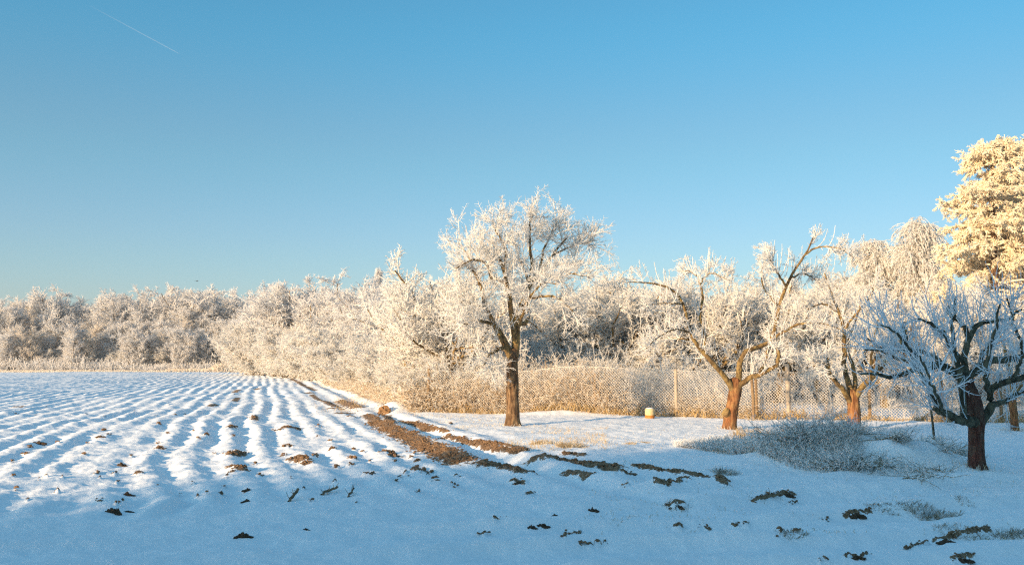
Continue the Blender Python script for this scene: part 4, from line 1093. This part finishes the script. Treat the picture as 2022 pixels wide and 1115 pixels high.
# ---- garden shed half hidden beyond the fence, right
def box(g, x0, x1, y0, y1, z0, z1):
    V = np.array([(x, y, z) for z in (z0, z1) for x, y in ((x0, y0), (x1, y0), (x1, y1), (x0, y1))])
    Q = np.array([(0, 3, 2, 1), (4, 5, 6, 7), (0, 1, 5, 4), (1, 2, 6, 5), (2, 3, 7, 6), (3, 0, 4, 7)])
    g.add(V, Q, 0.)
def house(name, loc, rotz, w, d, he, hr, wallm, roofm, label, cat, win, snow=.12):
    root = empty(name, loc, label, cat); root.rotation_euler = (0, 0, rotz)
    V = [(0,0,-.3),(w,0,-.3),(w,d,-.3),(0,d,-.3),(0,0,he),(w,0,he),(w,d,he),(0,d,he),(0,d/2,hr),(w,d/2,hr)]
    me = bpy.data.meshes.new('wall'); me.from_pydata(V, [], [(0,1,5,4),(2,3,7,6),(1,2,6,9,5),(3,0,4,8,7)]); me.materials.append(wallm)
    link('wall', me, root)
    o_, t_ = .3, snow
    for sy in (0, 1):
        ya, yb = (-o_, d/2) if sy == 0 else (d+o_, d/2)
        za = he-o_*(hr-he)/(d/2)+.02; zb = hr+.02
        V = [(-o_,ya,za),(w+o_,ya,za),(w+o_,yb,zb),(-o_,yb,zb)]; V += [(x,y,z+t_) for x,y,z in V]
        me = bpy.data.meshes.new('roof_slope'); me.from_pydata(V, [], [(0,1,2,3),(4,5,6,7),(0,1,5,4),(1,2,6,5),(2,3,7,6),(3,0,4,7)]); me.materials.append(roofm)
        link('roof_slope', me, root)
    for (x0, x1, z0_, z1_, nm) in win:
        g = Geo(); box(g, x0, x1, -.05, .04, z0_, z1_); f = link(nm, g.mesh(nm, M['wood'], False), root)
        g = Geo(); box(g, x0+.08, x1-.08, -.06, -.045, z0_+.08, z1_-.08); link('pane' if nm == 'window' else 'panel', g.mesh('pane', glass if nm == 'window' else doorm, False), f)
    return root
glass = plain('window_glass', (.05, .06, .07), (.04, .05, .06), 2, .08)
doorm = plain('painted_door', (.16, .09, .05), (.12, .07, .04), 6, .6)
shedw = plain('shed_boards', (.30, .12, .07), (.20, .08, .05), 9, .8)
plaster = plain('pale_plaster', (.60, .55, .46), (.52, .47, .4), 3, .9)
t = P3(1935, 760, 44)
house('garden_shed', (t[0], 44, zat(t[0], 44)-.05), .12, 4.2, 3.0, 1.35, 1.95, shedw, M['snowcap'], 'low reddish garden shed with snowy roof behind the fence', 'shed', [(.8,1.5,.05,1.15,'door'),(2.2,2.9,.5,1.0,'window')], .14)
# ---- unseen house added behind the photographer to throw the broad foreground shade
sx, sy = math.sin(dh), math.cos(dh)
q0 = np.array([0., 13.3])-np.array([sx, sy])*38
W_, D_, HR = 46., 11., 11.6
ang_h = -dh                      # long side square to the light
ex = np.array([sy, -sx])
house('shade_house', (q0[0]+0*ex[0], q0[1], -.1), math.atan2(ex[1], ex[0])+0, W_, D_, 8.2, HR, plaster, M['snowcap'],
      'long pale house, unseen behind the photographer, added to shade the foreground', 'house',
      [(x, x+1.2, z, z+1.5, 'window') for x in (3, 8, 13, 24, 30, 36, 41) for z in (1.1, 4.6)]+[(18.5, 19.8, 0, 2.3, 'door')], .2)

for k_, (al, dl, kk, hh_) in enumerate([(-.6, 4, 'fruit', 1.75), (-5.0, -3, 'fruit', 1.45)]):  # unseen trees added to break up the edge of the cast shade
    q_ = q0+ex*al+np.array([sx, sy])*dl
    mt, mc = BANK[kk][k_]
    r_ = empty('garden_tree', (q_[0], q_[1], -.1), ['larger', 'smaller'][k_]+' unseen bare tree behind the photographer, added to dapple the shade edge', 'tree', 'unseen trees added to dapple the shade edge')
    r_.scale = (hh_*.8, hh_*.8, hh_); link('trunk', mt, r_); link('crown', mc, r_)

# ---- contrail and bird
a, b = P3(355, 107, 5000), P3(178, 12, 5400)
n = 20; tt = np.linspace(0, 1, n); pts = a+(b-a)*tt[:, None]
g = Geo(); g.tube((pts-a)[None], (np.interp(tt, [0,.05,.5,1], [.5,2.0,2.8,3.4]))[None], 8, 0.)
m, t_, bs = mat('ice_vapour')
out = t_.nodes['Material Output']; tr = nd(t_, 'ShaderNodeBsdfTransparent'); mx = nd(t_, 'ShaderNodeMixShader')
df = nd(t_, 'ShaderNodeBsdfDiffuse'); df.inputs[0].default_value = (.9, .9, .9, 1)
at = nd(t_, 'ShaderNodeAttribute'); at.attribute_name = 'frost'
t_.links.new(at.outputs['Fac'], mx.inputs[0]); t_.links.new(tr.outputs[0], mx.inputs[1]); t_.links.new(df.outputs[0], mx.inputs[2]); t_.links.new(mx.outputs[0], out.inputs[0])
g.Fr = [np.repeat(np.interp(tt, [0, .05, .6, 1], [.045, .035, .02, .003]), 8)]
o = link('contrail', g.mesh('contrail', m), loc=a); tag(o, 'thin white contrail slanting down the upper left sky', 'contrail')
bw = plain('dark_feathers', (.03, .03, .03), None, 5)
c = P3(389, 555, 150); g = Geo()
p, r = smooth_line([(-.2,0,0),(-.1,0,.02),(.05,0,.02),(.18,0,.0)], [.02,.06,.06,.015], 8); g.tube(p[None], r[None], 8, 0.)
for s in (1, -1):
    V = np.array([(.08,0,.03),(-.06,0,.03),(-.10,.2*s,.12),(.05,.22*s,.13),(-.12,.5*s,.05),(-.02,.48*s,.06)]); V2 = V-[0,0,.012]
    g.add(np.vstack([V, V2]), np.array([(0,1,2,3),(3,2,4,5),(6,9,8,7),(9,11,10,8),(0,3,9,6),(3,5,11,9),(5,4,10,11),(4,2,8,10),(2,1,7,8)]), 0.)
o = link('bird', g.mesh('bird', bw), loc=c, rot=(0, 0, 1.2)); tag(o, 'tiny dark bird flying above the far woodland', 'bird')


# ---------------------------------------------------------------- cold thin haze over the land
m = bpy.data.materials.new('thin_haze'); m.use_nodes = True; t_ = m.node_tree
t_.nodes.remove(t_.nodes['Principled BSDF']); pv = nd(t_, 'ShaderNodeVolumePrincipled'); pv.inputs['Color'].default_value = (.84, .90, .97, 1)
pv.inputs['Density'].default_value = .0005; t_.links.new(pv.outputs[0], t_.nodes['Material Output'].inputs['Volume'])
g = Geo(); box(g, -720, 720, -720, 720, -1.6, 13.5)
o = link('haze', g.mesh('haze', m, False)); tag(o, kind='stuff'); o['label'] = 'thin cold haze over the field'
S.cycles.volume_bounces = 0
